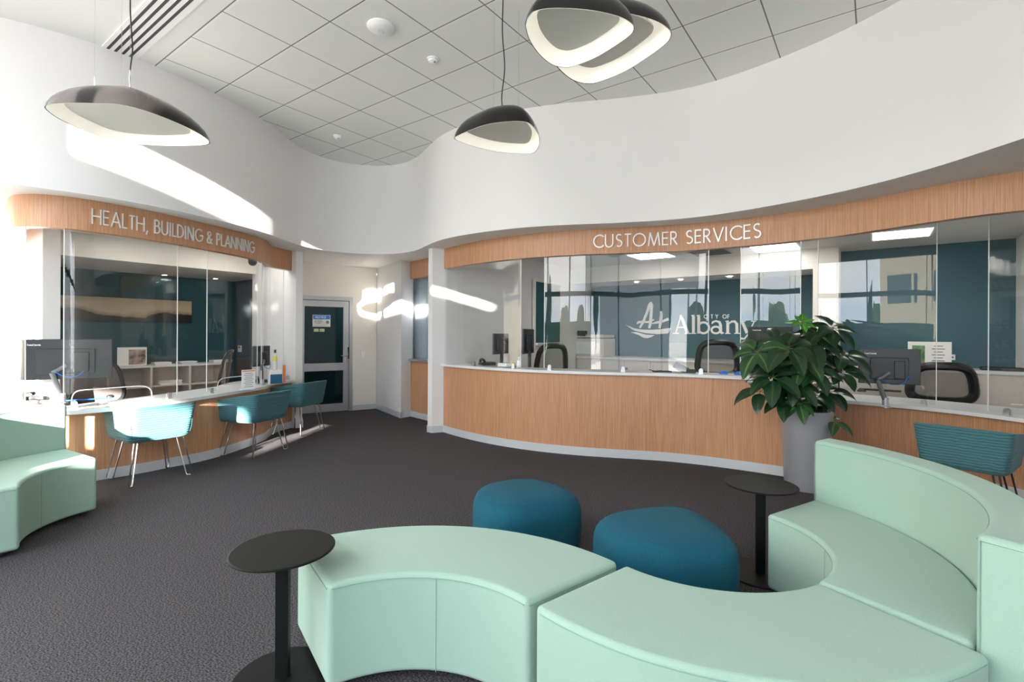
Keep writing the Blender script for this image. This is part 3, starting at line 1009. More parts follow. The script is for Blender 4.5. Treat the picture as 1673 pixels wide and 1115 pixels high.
# ------------------------------------------------------------------ pendant lamps
def closed_spline(pts, n=6):
    P = [Vector(p) for p in pts]
    m = len(P)
    out = []
    for i in range(m):
        a, b, c, d_ = P[(i - 1) % m], P[i], P[(i + 1) % m], P[(i + 2) % m]
        for k in range(n):
            t_ = k / n
            out.append(0.5 * ((2 * b) + (c - a) * t_ + (2 * a - 5 * b + 4 * c - d_) * t_ * t_ + (3 * b - a - 3 * c + d_) * t_ ** 3))
    return out
ZR = 3.0
def lamp(px, label, apex, ztop=3.22, ZR=3.0, shift=None, wires=()):
    if shift is None:
        pl = [at_z(u, v, ZR).xy for u, v in px]
    else:
        pl = px
    cx = sum(p.x for p in pl) / len(pl)
    cy = sum(p.y for p in pl) / len(pl)
    c0 = Vector((cx, cy))
    loc = [p - c0 for p in pl]
    base = c0 if shift is None else c0 + Vector(shift)
    t_ = thing('pendant_lamp', label, 'lamp', (base.x, base.y, ZR), 0, 'dark dome pendant lamps')
    rim = closed_spline(loc, 5)
    n = len(rim)
    ap = Vector(apex)
    H_ = ztop - ZR
    sh_ = MB()
    rings = []
    for k in range(9):
        a = (k / 8) * PI / 2
        s_ = math.cos(a) ** 0.8 if k < 8 else 0.0
        z = H_ * math.sin(a) ** 1.15
        rings.append([(ap.x * (1 - s_) + r.x * s_, ap.y * (1 - s_) + r.y * s_, z) for r in rim])
    vs = [v for r in rings for v in r]
    fs = [(i * n + k, i * n + (k + 1) % n, (i + 1) * n + (k + 1) % n, (i + 1) * n + k) for i in range(8) for k in range(n)]
    sh_.add(vs, fs)
    obj('shade', sh_, M_lampshell, t_, smooth=True, angle=80)
    # white inner reflector, a hair inside the shell
    inn = MB()
    rings = []
    for k in range(6):
        a = (k / 8) * PI / 2
        s_ = (math.cos(a) ** 0.8) * 0.985
        z = H_ * math.sin(a) ** 1.15 * 0.93 + 0.0
        rings.append([(ap.x * (1 - s_) + r.x * s_, ap.y * (1 - s_) + r.y * s_, z) for r in rim])
    vs = [v for r in rings for v in r]
    fs = [(i * n + k, i * n + (k + 1) % n, (i + 1) * n + (k + 1) % n, (i + 1) * n + k) for i in range(5) for k in range(n)]
    inn.add(vs, fs)
    obj('reflector', inn, M_glow, t_, smooth=True, angle=80)
    # inner disc
    dk = MB()
    zc_ = 0.055
    mid = Vector((sum(r.x for r in rim) / n, sum(r.y for r in rim) / n))
    ins = [mid + (r - mid) * 0.76 for r in rim]
    vs = [(r.x, r.y, zc_) for r in ins] + [(r.x, r.y, zc_ + 0.012) for r in ins]
    dk.add(vs, [tuple(range(n))[::-1], tuple(range(n, 2 * n))] + [(k, (k + 1) % n, (k + 1) % n + n, k + n) for k in range(n)])
    obj('diffuser_disc', dk, M_lampdisc, t_)
    # cord and boss
    cx_, cy_ = ap.x, ap.y
    zt = ZC - ZR - 0.002
    path = [(cx_, cy_, H_ - 0.005), (cx_ - 0.006, cy_, H_ + 0.12), (cx_ + 0.014, cy_, H_ + 0.30), (cx_ + 0.012, cy_ - 0.006, H_ + 0.42), (cx_ - 0.004, cy_, H_ + 0.62), (cx_, cy_, zt)]
    obj('cord', MB().tube(spline(path, 6), 0.0045, 8), M_black, t_, smooth=True)
    obj('cord_grip', MB().lathe([(0.03, -0.012), (0.026, 0.008), (0.010, 0.018)], (cx_, cy_, H_ - 0.004), 16), M_black, t_, smooth=True)
    for wx, wy in wires:
        obj('suspension_wire', MB().tube([(wx, wy, H_ * 0.72), (wx, wy, zt)], 0.0012, 5), M_alu, t_)
    return t_, loc
def sc(pts, s, ox=0, oy=0): return [(ox + a / s, oy + b / s) for a, b in pts]
LA = sc([(303, 715), (440, 695), (640, 697), (850, 712), (1100, 790), (1340, 900), (1415, 972), (1250, 988), (1050, 985), (850, 968), (700, 935), (560, 880), (430, 820), (340, 765)], 4.13)
LC = sc([(173, 893), (300, 835), (400, 805), (520, 790), (610, 790), (660, 805), (700, 850), (725, 905), (715, 960), (680, 997), (600, 1000), (450, 988), (300, 955), (200, 920)], 3.981, 700)
LB = sc([(630, 150), (660, 95), (700, 68), (800, 52), (950, 55), (1100, 72), (1250, 110), (1330, 160), (1335, 200), (1300, 240), (1200, 310), (1080, 380), (950, 430), (880, 440), (800, 420), (720, 355), (660, 270), (635, 200)], 3.981, 700)
def apex_of(u, v, z, px, ZR=3.0):
    pl = [at_z(a, b, ZR).xy for a, b in px]
    c0 = Vector((sum(p.x for p in pl) / len(pl), sum(p.y for p in pl) / len(pl)))
    return at_z(u, v, z).xy - c0
lamp(LA, 'large dark pendant lamp hanging at the left in front of the white curved wall', apex_of(213, 150, 3.21, LA), 3.21, wires=((-0.25, 0.05), (0.12, -0.08), (-0.1, 0.12)))
lamp(LC, 'small dark pendant lamp hanging lowest in the middle of the room', apex_of(821, 181, 3.21, LC), 3.21, wires=((-0.1, 0.1), (0.1, 0.12)))
lamp(LB, 'dark pendant lamp at the top edge, the nearer of the overlapping pair', apex_of(962, 4, 3.12, LB, 2.95) * 0.8, 3.13, 2.95, wires=((-0.1, 0.1), (0.12, 0.1)))
LD = [(958.7 + (u - 921) * 1.2, 137 + (v - 110.5) * 1.25) for u, v in LB]
lamp(LD, 'dark pendant lamp half hidden behind the nearer lamp at the top edge', apex_of(1020, 16, 3.5, LD, 3.30) * 0.7, 3.50, 3.30, wires=((0.12, 0.1),))

# ------------------------------------------------------------------ ceiling fittings
dv = thing('slot_diffuser', 'white linear air diffuser with four dark slots in the plaster ceiling', 'air diffuser', Bv(1.59, -4.5, ZC))
mb = MB().prism([B(1.46, -9), B(1.46, -1.2), B(1.73, -1.2), B(1.73, -9)], ZC - 0.008, ZC + 0.0)
o = rel(obj('frame', mb, M_white), dv)
for k in range(4):
    p0 = 1.492 + k * 0.056
    rel(obj('slot', MB().prism([B(p0, -8.98), B(p0, -1.25), B(p0 + 0.022, -1.25), B(p0 + 0.022, -8.98)], ZC - 0.0095, ZC - 0.007), M_vent), dv)
c0 = at_z(622, 43, ZC)
t = thing('access_point', 'largest round white dome on the ceiling tiles, between the two left lamps', 'access point', (c0.x, c0.y, ZC))
obj('housing', MB().lathe([(0.115, 0), (0.115, -0.012), (0.095, -0.03), (0.055, -0.042), (0.0, -0.045)], n=36), M_white, t, smooth=True)
obj('status_ring', MB().lathe([(0.032, -0.04), (0.032, -0.048), (0.0, -0.048)], n=24), M_lam, t, smooth=True)
for u, v, lab in ((707, 96, 'round white smoke detector on the ceiling beside the largest dome'), (551, 222, 'small white smoke detector on the ceiling near the curved wall')):
    c0 = at_z(u, v, ZC)
    t = thing('smoke_detector', lab, 'smoke detector', (c0.x, c0.y, ZC))
    obj('base', MB().lathe([(0.055, 0), (0.055, -0.014), (0.0, -0.014)], n=28), M_white, t, smooth=True)
    obj('sensor_head', MB().lathe([(0.044, -0.014), (0.042, -0.03), (0.028, -0.042), (0.0, -0.044)], n=28), M_white, t, smooth=True)
    obj('slot', MB().box((0.02, -0.018, -0.038), (0.016, 0.012, 0.01)), M_dark, t)

# ------------------------------------------------------------------ downlights, panels in the offices
for i, (u, v, lab) in enumerate(((1040, 461, 'recessed downlight above the printer side of the teal alcove, left of three'), (1112, 457, 'recessed downlight above the lettering, middle of three'), (1192, 452, 'recessed downlight nearest the plant, right of three'),
                  (269, 449, 'recessed downlight over the panoramic picture in the left office'), (352, 455, 'recessed downlight near the office corner behind the word PLANNING'))):
    c0 = at_z(u, v, 2.405)
    t = thing('downlight', lab, 'downlight', (c0.x, c0.y, 2.40), 0, 'recessed downlights')
    obj('trim_ring', MB().lathe([(0.052, 0.0), (0.052, -0.004), (0.036, -0.004), (0.036, 0.0)], n=24), M_white, t, smooth=True)
    obj('lens', MB().lathe([(0.035, 0.0), (0.0, 0.0), (0.0, -0.002), (0.035, -0.002)], n=20, cap=False), M_down, t)
for p, q, lab in ((7.9, -1.15, 'bright square ceiling light panel above the plant in the main office'), (7.6, -2.85, 'bright square ceiling light panel above the boat emblem'),
                  (7.7, 0.25, 'bright square ceiling light panel over the right desk'), (2.3, -7.3, 'square ceiling light panel in the left office near the window end'), (3.5, -7.4, 'square ceiling light panel in the left office near the column'), (6.6, -8.6, 'square ceiling light panel added in the corridor to brighten behind the glazed door'), (6.8, -1.2, 'square ceiling light panel just behind the oak fascia')):  # the corridor panel is added to brighten the space behind the door glass
    c0 = B(p, q)
    t = thing('ceiling_light', lab, 'ceiling light', (c0[0], c0[1], ZS), math.atan2(E1.y, E1.x))
    sz = 0.56
    obj('frame', MB().box((0, 0, -0.006), (sz + 0.05, sz + 0.05, 0.012)), M_white, t)
    obj('diffuser', MB().box((0, 0, -0.014), (sz, sz, 0.004)), M_led, t)
c0 = B(7.75, -2.0)
t = thing('ceiling_vent', 'square grey air grille in the office ceiling between the light panels', 'vent', (c0[0], c0[1], ZS), math.atan2(E1.y, E1.x))
obj('frame', MB().box((0, 0, -0.008), (0.6, 0.6, 0.016)), M_beige, t)
for k in range(8):
    obj('blade', MB().box((-0.22 + k * 0.063, 0, -0.02), (0.012, 0.5, 0.012)), M_grey, t)

# ------------------------------------------------------------------ glazed door
t = thing('glazed_door', 'aluminium framed door with two dark glass panels and a NOTICE sign', 'door', (*AP(0.0), 0), math.atan2(d.y, d.x))
Y0 = 0.0
def dbx(name, x0, x1, z0, z1, y0, y1, m, par=None):
    return obj(name, MB().box(((x0 + x1) / 2, (y0 + y1) / 2, (z0 + z1) / 2), (x1 - x0, y1 - y0, z1 - z0)), m, par or t)
fr = MB()
fr.box((TD - 0.03, 0.05, 1.06), (0.06, 0.14, 2.12))
fr.box((-0.06, 0.05, 1.06), (0.06, 0.14, 2.12))
fr.box(((TD - 0.09) / 2, 0.05, 2.085), (TD - 0.03, 0.14, 0.07))
obj('frame', fr, M_alu, t)
lf = MB()
xl, xr = -0.03, TD - 0.065
for a, b, z0, z1 in ((xl, xl + 0.07, 0.01, 2.04), (xr - 0.10, xr, 0.01, 2.04), (xl + 0.07, xr - 0.10, 1.93, 2.04), (xl + 0.07, xr - 0.10, 0.76, 0.90), (xl + 0.07, xr - 0.10, 0.01, 0.15)):
    lf.box(((a + b) / 2, 0.025, (z0 + z1) / 2), (b - a, 0.045, z1 - z0))
leaf = obj('leaf', lf, M_alu, t)
obj('glass', MB().box(((xl + xr - 0.03) / 2, 0.03, 1.415), (xr - xl - 0.17, 0.006, 1.03)), M_doorglass, t)
obj('glass', MB().box(((xl + xr - 0.03) / 2, 0.03, 0.455), (xr - xl - 0.17, 0.006, 0.61)), M_doorglass, t)
hd = MB().box((xr - 0.035, -0.006, 1.02), (0.035, 0.014, 0.17)).tube([(xr - 0.035, -0.01, 1.03), (xr - 0.035, -0.05, 1.03), (xr - 0.16, -0.05, 1.03)], 0.009, 8)
obj('handle', hd, M_chrome, t)
obj('lock', MB().box((xr - 0.006, -0.004, 1.08), (0.03, 0.012, 0.22)), M_black, t)
sg = obj('notice_sign', MB().box((0.335, 0.022, 1.67), (0.31, 0.004, 0.215)), M_paper, t)
nb = MB().box((0.335, 0.018, 1.735), (0.29, 0.004, 0.07))
obj('header', nb, M_bluecable, sg)
nl = MB()
x = 0.232
for ch in 'NOTICE':
    wd, st = GLY[ch]
    for sk in st:
        stroke(nl, [(x + a * 0.038, 1.716 + b * 0.04) for a, b in sk], 0.008, lambda X, Z, D: (X, 0.0155 - D, Z), 0, 0.001)
    x += (wd + 0.16) * 0.038
obj('lettering', nl, M_white, sg, weld=False)
nl = MB()
for i, (txt, zz) in enumerate((('ALL VISITORS', 1.675), ('MUST REGISTER', 1.648), ('AT OFFICE', 1.621))):
    x = 0.21 + (0.01 if i == 0 else 0)+ (0.02 if i == 2 else 0)
    for ch in txt:
        wd, st = GLY[ch]
        for sk in st:
            stroke(nl, [(x + a * 0.014, zz + b * 0.014) for a, b in sk], 0.003, lambda X, Z, D: (X, 0.0195 - D, Z), 0, 0.001)
        x += (wd + 0.18) * 0.014
nl.add([(0.44 + 0.03 * math.cos(a), 0.019, 1.648 + 0.03 * math.sin(a)) for a in [k * PI / 8 for k in range(16)]], [tuple(range(16))])
obj('lettering', nl, M_grey, sg, weld=False)
for k in range(2):
    obj('sticker', MB().box((0.245 + k * 0.10, 0.024, 1.50), (0.085, 0.003, 0.055)), mat('sticker_%d' % k, (0.55, 0.65, 0.45), 0.5), t)
c0 = AP(1.08, -0.004)
t = tag(obj('light_switch', MB().box((0, 0, 0), (0.075, 0.008, 0.115)), M_white), 'white light switch on the wall right of the glazed door', 'switch')
t.location = (c0[0], c0[1], 1.05)
t.rotation_euler = (0, 0, math.atan2(d.y, d.x))

# ------------------------------------------------------------------ curved sofas
def annular(cx, cy, r0, r1, a0, a1, n=28, rc=0.0):
    pts = [(cx + r1 * math.cos(a * D2R), cy + r1 * math.sin(a * D2R)) for a in [a0 + (a1 - a0) * k / n for k in range(n + 1)]]
    pts += [(cx + r0 * math.cos(a * D2R), cy + r0 * math.sin(a * D2R)) for a in [a1 + (a0 - a1) * k / n for k in range(n + 1)]]
    return pts
def ring_solid(cx, cy, r0, r1, a0, a1, z0, z1, n=30):
    mb = MB()
    vs = []
    for k in range(n + 1):
        a = (a0 + (a1 - a0) * k / n) * D2R
        for r, z in ((r0, z0), (r0, z1), ((r0 + r1) / 2, z1 + 0.0), (r1, z1), (r1, z0)):
            vs.append((cx + r * math.cos(a), cy + r * math.sin(a), z))
    m = 5
    fs = []
    for k in range(n):
        for j in range(m):
            j2 = (j + 1) % m
            fs.append((k * m + j, k * m + j2, (k + 1) * m + j2, (k + 1) * m + j))
    fs += [tuple(range(m)), tuple(n * m + j for j in range(m))[::-1]]
    return mb.add(vs, fs)
def arcpts(cx, cy, r, a0, a1, z, n=24):
    return [(cx + r * math.cos((a0 + (a1 - a0) * k / n) * D2R), cy + r * math.sin((a0 + (a1 - a0) * k / n) * D2R), z) for k in range(n + 1)]
def sofa(label, cx, cy, r0, r1, a0, a1, back=None, ztop=0.45, zback=0.81, seam_in=True, mids=(0.5,)):
    am = (a0 + a1) / 2 * D2R
    rm = (r0 + r1) / 2
    t_ = thing('curved_sofa' if back else 'curved_bench', label, 'sofa' if back else 'bench', (cx + rm * math.cos(am), cy + rm * math.sin(am), 0))
    rs = r1 - 0.003
    seat = rel(obj('seat', ring_solid(cx, cy, r0, (back[0] - 0.003) if back else r1, a0, a1, 0.035, ztop), M_mint, bevel=0.022, seg=4), t_)
    zs = ztop - 0.021
    sm = MB()
    e = 0.0005
    for r, s_ in ((r0, -1), (r1, 1)):
        if back and s_ > 0:
            continue
        sm.tube(arcpts(cx, cy, r + s_ * e, a0 + 1.5, a1 - 1.5, zs), 0.0022, 5)
    for aa, sg_ in ((a0, -1), (a1, 1)):
        da = sg_ * 0.05
        sm.tube([(cx + r * math.cos((aa + da) * D2R), cy + r * math.sin((aa + da) * D2R), zs) for r in (r0 + 0.015, (back[0] if back else r1) - 0.02)], 0.0022, 5)
    for f_ in mids:
        aa = (a0 + (a1 - a0) * f_) * D2R
        r = r0 - e
        sm.tube([(cx + r * math.cos(aa), cy + r * math.sin(aa), 0.04), (cx + r * math.cos(aa), cy + r * math.sin(aa), zs)], 0.0020, 5)
        if not back:
            r = r1 + e
            sm.tube([(cx + r * math.cos(aa), cy + r * math.sin(aa), 0.04), (cx + r * math.cos(aa), cy + r * math.sin(aa), zs)], 0.0020, 5)
    so = obj('seam', sm, M_mintseam, smooth=True)
    so.parent = seat
    if back:
        bk = rel(obj('backrest', ring_solid(cx, cy, back[0], back[1], a0, a1, 0.035, zback), M_mint, bevel=0.022, seg=4), t_)
        sb = MB()
        sb.tube(arcpts(cx, cy, back[0] - e, a0 + 1, a1 - 1, zback - 0.021), 0.0020, 5)
        for aa, sg_ in ((a0, -1), (a1, 1)):
            da = sg_ * 0.03
            pr = [(cx + r * math.cos((aa + da) * D2R), cy + r * math.sin((aa + da) * D2R), z) for r, z in ((back[0] + 0.012, 0.05), (back[0] + 0.012, zback - 0.02), (back[1] - 0.012, zback - 0.02), (back[1] - 0.012, 0.05))]
            sb.tube(pr, 0.0020, 5)
        so = obj('seam', sb, M_mintseam, smooth=True)
        so.parent = bk
    rl = back[1] if back else r1
    for fa in (0.1, 0.9):
        for r in (r0 + 0.08, rl - 0.08):
            aa = (a0 + (a1 - a0) * fa) * D2R
            rel(obj('foot', MB().lathe([(0.022, 0.0), (0.022, 0.036)], (cx + r * math.cos(aa), cy + r * math.sin(aa), 0), 14), M_black, smooth=True), t_)
    return t_
sofa('mint green curved bench in the foreground beside the nearest black side table', -0.39, 1.50, 0.575, 1.105, 38.6, 125.5)
sofa('mint green curved bench in the foreground middle, joined to the sofa with a backrest', 0.96, 2.53, 0.585, 1.115, 218.6, 299.3)
sofa('mint green curved sofa with a high backrest at the right of the foreground', 0.965, 2.495, 0.545, 1.20, -58.5, 31.5, back=(1.035, 1.20), zback=0.81)
sofa('mint green curved sofa with its sunlit backrest against the left desk', -2.79, 3.66, 0.59, 1.37, 149.5, 228.5, back=(1.19, 1.36), zback=0.83)

# ------------------------------------------------------------------ poufs
def pouf(label, cx, cy, rx, ry, h, rz, seed):
    t_ = thing('pouf', label, 'ottoman', (cx, cy, 0), rz, 'ocean blue pebble shaped poufs')
    mb = MB()
    rnd = random.Random(seed)
    NU, NV = 64, 40
    vs = []
    ph = rnd.uniform(0, 6)
    for i in range(NV + 1):
        v = -PI / 2 + PI * i / NV
        for k in range(NU):
            u = 2 * PI * k / NU
            e1_, e2_ = 0.50, 0.72
            cu, su, cvv, sv = math.cos(u), math.sin(u), math.cos(v), math.sin(v)
            f_ = lambda w_, e_: math.copysign(abs(w_) ** e_, w_)
            bul = 1 + 0.05 * math.cos(3 * u + ph) 
            x_ = rx * bul * f_(cvv, e1_) * f_(cu, e2_)
            y_ = ry * bul * f_(cvv, e1_) * f_(su, e2_)
            z_ = h / 2 + h / 2 * f_(sv, e1_)
            # slightly faceted shoulder
            vs.append((x_, y_, z_))
    fs = []
    for i in range(NV):
        for k in range(NU):
            k2 = (k + 1) % NU
            fs.append((i * NU + k, i * NU + k2, (i + 1) * NU + k2, (i + 1) * NU + k))
    mb.add(vs, fs)
    body = obj('body', mb, M_pouf, t_, smooth=True, angle=80)
    # seam loop round the top panel, following the surface
    def surf(u, v):
        e1_, e2_ = 0.50, 0.72
        f_ = lambda w_, e_: math.copysign(abs(w_) ** e_, w_)
        bul = 1 + 0.05 * math.cos(3 * u + ph)
        return Vector((rx * bul * f_(math.cos(v), e1_) * f_(math.cos(u), e2_), ry * bul * f_(math.cos(v), e1_) * f_(math.sin(u), e2_), h / 2 + h / 2 * f_(math.sin(v), e1_)))
    sm = MB()
    sm.tube([surf(2 * PI * k / 60, 0.80 + 0.12 * math.sin(2 * PI * k / 60 * 2)) for k in range(60)], 0.0022, 5, closed=True)
    for u in (0.4, 2.2, 3.9, 5.3):
        sm.tube([surf(u + 0.1 * math.sin(k / 3), 0.78 - k * 0.1) for k in range(20)], 0.0018, 5)
    obj('seam', sm, M_poufseam, body, smooth=True)
    return t_
pouf('ocean blue pouf further from the camera, left of the pair', 0.085, 3.30, 0.335, 0.325, 0.43, 0.5, 3)
pouf('ocean blue pouf nearer the camera, right of the pair', 0.845, 2.74, 0.355, 0.33, 0.43, 0.2, 5)

# ------------------------------------------------------------------ side tables
def side_table(label, x, y, rz=0.3):
    t_ = thing('side_table', label, 'side table', (x, y, 0), rz, 'round black side tables')
    obj('tabletop', MB().lathe([(0.0, 0.537), (0.200, 0.537), (0.206, 0.540), (0.206, 0.544), (0.200, 0.547), (0.0, 0.547)], n=72, cap=False), M_blackmetal, t_, smooth=True, angle=18)
    obj('pole', MB().box((0, 0, 0.27), (0.052, 0.035, 0.534)), M_blackmetal, t_, bevel=0.002)
    obj('base_plate', MB().lathe([(0.0, 0.0), (0.198, 0.0), (0.200, 0.004), (0.196, 0.010), (0.0, 0.012)], n=72, cap=False), M_blackmetal, t_, smooth=True, angle=18)
    return t_
side_table('round black side table in the left foreground overlapping the mint bench', -0.955, 2.085, 0.1)
side_table('round black side table standing between the blue poufs and the silver planter', 1.515, 3.02, -0.3)

# ------------------------------------------------------------------ tub chairs
def tub_shell():
    """open-fronted tub: outer and inner wall, flat bottom"""
    NU = 48
    ZB, ZBK, ZARM = 0.405, 0.745, 0.665
    def outline(k, f):      # u from front-left arm round the back to front-right arm; local +y is the front
        u = k / NU * 2 - 1
        # bottom half-size and top half-size
        hx, hb, hf = 0.262 + 0.038 * f, 0.250 + 0.060 * f, 0.250 + 0.020 * f
        # path: from (hx, hf) down the side to (hx,-hb), across, and up the other side, with round corners
        L1 = hf + hb
        tot = 2 * L1 + 2 * hx
        s_ = (u + 1) / 2 * tot
        rcn = 0.065
        if s_ < L1: p_ = Vector((-hx, hf - s_)); 
        elif s_ < L1 + 2 * hx: p_ = Vector((-hx + (s_ - L1), -hb))
        else: p_ = Vector((hx, -hb + (s_ - L1 - 2 * hx)))
        # round the back corners
        cxr = hx - rcn
        cyr = -hb + rcn
        if abs(p_.x) > cxr and p_.y < cyr:
            dv_ = Vector((abs(p_.x) - cxr, p_.y - cyr))
            dv_ = dv_.normalized() * rcn
            p_ = Vector((math.copysign(cxr + dv_.x, p_.x), cyr + dv_.y))
        return p_
    def ztop(k):
        u = abs(k / NU * 2 - 1)
        t_ = max(0, min(1, (u - 0.30) / 0.70))
        return ZBK - (ZBK - ZARM) * (t_ ** 1.2)
    mb = MB()
    TH = 0.035
    rows = 9
    vs = []
    for k in range(NU + 1):
        zt = ztop(k)
        for j in range(rows + 1):          # outside, up
            f = j / rows
            prof = f ** 0.85
            if j == 0:
                pb = outline(k, 0) * 0.93
            else:
                pb = outline(k, prof)
            vs.append((pb.x, pb.y, (ZB + (zt - ZB) * f) if j > 1 else (ZB + 0.02 if j == 1 else ZB)))
        for j in range(rows, -1, -1):      # inside, down
            f = j / rows
            pb = outline(k, f ** 0.85)
            n_ = Vector((-pb.x, -pb.y + 0.05)).normalized()
            pb = pb + n_ * TH
            vs.append((pb.x, pb.y, max(ZB + 0.06, ZB + (zt - ZB) * f)))
    m = 2 * (rows + 1)
    fs = []
    for k in range(NU):
        for j in range(m - 1):
            fs.append((k * m + j, (k + 1) * m + j, (k + 1) * m + j + 1, k * m + j + 1))
    fs.append(tuple(range(m)))
    fs.append(tuple(NU * m + j for j in range(m))[::-1])
    mb.add(vs, fs)
    # underside
    bot = [vs[k * m] for k in range(NU + 1)]
    mb.add(bot, [tuple(range(NU + 1))])
    return mb
def tub_chair(label, loc, rz, legm=M_chrome):
    t_ = thing('tub_chair', label, 'chair', loc, rz, 'teal tub chairs at the desks')
    sh_ = obj('shell', tub_shell(), M_chair, t_, smooth=True, angle=70, weld=False)
    obj('seat', MB().box((0, 0.015, 0.44), (0.43, 0.46, 0.07)), M_chair, t_, bevel=0.025, seg=3)
    sm = MB()
    for sx in (-1, 1):
        sm.tube([(sx * 0.245, -0.238, 0.42), (sx * 0.258, -0.262, 0.50), (sx * 0.262, -0.270, 0.58)], 0.0018, 5)
    obj('seam', sm, M_teal2, sh_)
    for sx in (-1, 1):
        for sy in (-1, 1):
            # hairpin leg: two rods joined by a bend at the floor, splayed outwards
            tx, ty = sx * 0.185, sy * 0.175
            bx, by = sx * 0.250, sy * 0.235
            dx_, dy_ = (0.022 * sx, 0.020 * sy)
            path = [(tx - dx_, ty - dy_, 0.415), (bx - dx_ * 0.95, by - dy_ * 0.95, 0.03), (bx - dx_ * 0.6, by - dy_ * 0.6, 0.008), (bx + dx_ * 0.6, by + dy_ * 0.6, 0.008), (bx + dx_ * 0.95, by + dy_ * 0.95, 0.03), (tx + dx_, ty + dy_, 0.415)]
            lg_ = obj('leg', MB().tube(path, 0.0070, 8), legm, t_, smooth=True)
            obj('glide', MB().lathe([(0.010, 0.0), (0.010, 0.01)], (bx, by, 0), 10), M_black, lg_)
    return t_
def ang(fx, fy):     # rotation that turns local +y to (fx, fy)
    return math.atan2(-fx, fy)
tub_chair('teal tub chair with sunlit side, nearest the mint sofa on the left', (-3.60, 4.955, 0), ang(-0.84, 0.54))
tub_chair('teal tub chair in the middle of the three at the left desk', (-3.10, 5.995, 0), ang(-0.95, 0.31))
tub_chair('teal tub chair beside the white column, farthest of the three at the left desk', (-3.12, 7.25, 0), ang(-0.97, 0.22))
tub_chair('teal tub chair at the right desk behind the mint sofa back, on dark legs', (3.70, 4.02, 0), ang(0.80, 0.60), M_black)

# ------------------------------------------------------------------ planter with umbrella plant
PX, PY = 2.81, 4.735
pt_ = thing('potted_plant', 'leafy dark green umbrella plant in a tall tapered silver planter', 'potted plant', (PX, PY, 0))
obj('planter', MB().lathe([(0.0, 0.0), (0.180, 0.0), (0.186, 0.01), (0.222, 0.735), (0.224, 0.745), (0.206, 0.745), (0.203, 0.69), (0.0, 0.69)], n=64, cap=False), M_steel, pt_, smooth=True, angle=30)
obj('soil', MB().lathe([(0.204, 0.66), (0.204, 0.692), (0.1, 0.70), (0.0, 0.702)], n=32), M_soil, pt_, smooth=True)
def leaf_mat(name, c_, c2):
    m = bpy.data.materials.new(name)
    m.use_nodes = True
    n = m.node_tree
    b = n.nodes['Principled BSDF']
    b.inputs['Roughness'].default_value = 0.28
    t_ = n.nodes.new('ShaderNodeAttribute')
    t_.attribute_name = 'rib'
    r = n.nodes.new('ShaderNodeValToRGB')
    r.color_ramp.elements[0].color = (*c2, 1)
    r.color_ramp.elements[0].position = 0.0
    r.color_ramp.elements[1].color = (*c_, 1)
    r.color_ramp.elements[1].position = 0.10
    n.links.new(t_.outputs['Fac'], r.inputs['Fac'])
    n.links.new(r.outputs['Color'], b.inputs['Base Color'])
    return m
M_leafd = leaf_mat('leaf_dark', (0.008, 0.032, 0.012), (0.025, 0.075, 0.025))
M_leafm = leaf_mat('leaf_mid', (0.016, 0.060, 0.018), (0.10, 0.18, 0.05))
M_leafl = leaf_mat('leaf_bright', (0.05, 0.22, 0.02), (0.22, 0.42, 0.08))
def whorl(c, n, L, up, m, rnd, droop=0.6, start=0.0):
    """palmate cluster of n leaves of length L around centre c (relative to the plant root)"""
    verts, faces, rib = [], [], []
    pet = MB()
    c = Vector(c)
    axis = Vector(up).normalized()
    X = axis.orthogonal().normalized()
    Y = axis.cross(X)
    NL, NW = 9, 6
    for k in range(n):
        a = start + 2 * PI * k / n + rnd.uniform(-0.18, 0.18)
        out = X * math.cos(a) + Y * math.sin(a)
        out = (out + axis * rnd.uniform(-0.15, 0.25)).normalized()
        side = axis.cross(out).normalized()
        l = L * rnd.uniform(0.82, 1.15)
        wmax = l * 0.25
        st = l * 0.14
        p0 = len(verts)
        dr = droop * rnd.uniform(0.6, 1.0)
        pos = c.copy()
        dirv = out.copy()
        pet.tube([c, c + out * st], 0.0026, 5)
        pos = c + out * st
        for i in range(NL + 1):
            t_ = i / NL
            w_ = wmax * (math.sin(PI * min(1, t_ ** 0.72)) ** 0.75) * (1.0 if t_ < 0.96 else 0.4)
            w_ = max(w_, 0.0012)
            nrm_ = side.cross(dirv).normalized()
            if nrm_.dot(axis) < 0:
                nrm_ = -nrm_
            for j in range(NW + 1):
                s_ = j / NW * 2 - 1
                z_ = abs(s_) * 0.22 * w_ + math.sin(t_ * PI * 8 + abs(s_) * 1.6) * 0.045 * w_ * abs(s_)
                verts.append(pos + side * s_ * w_ + nrm_ * z_)
                # 0 on the midrib and side veins
                vein = min(abs(s_) * 1.2, abs(((t_ * 9 - abs(s_) * 1.3) % 1.0) - 0.5) * 0.9 + 0.10)
                rib.append(min(1.0, vein))
            pos = pos + dirv * (l / NL)
            dirv = (dirv + Vector((0, 0, -1)) * dr / NL * (0.6 + t_)).normalized()
            side = side
        for i in range(NL):
            for j in range(NW):
                a_ = p0 + i * (NW + 1) + j
                faces.append((a_, a_ + 1, a_ + NW + 2, a_ + NW + 1))
    me = bpy.data.meshes.new('leaf_cluster')
    me.from_pydata([tuple(v) for v in verts], [], faces)
    at_ = me.attributes.new('rib', 'FLOAT', 'POINT')
    at_.data.foreach_set('value', rib)
    me.materials.append(m)
    me.polygons.foreach_set('use_smooth', [True] * len(me.polygons))
    o_ = bpy.data.objects.new('leaf_cluster', me)
    C.objects.link(o_)
    o_.parent = pt_
    obj('petiole', pet, M_stem, o_)
    return o_
rnd = random.Random(11)
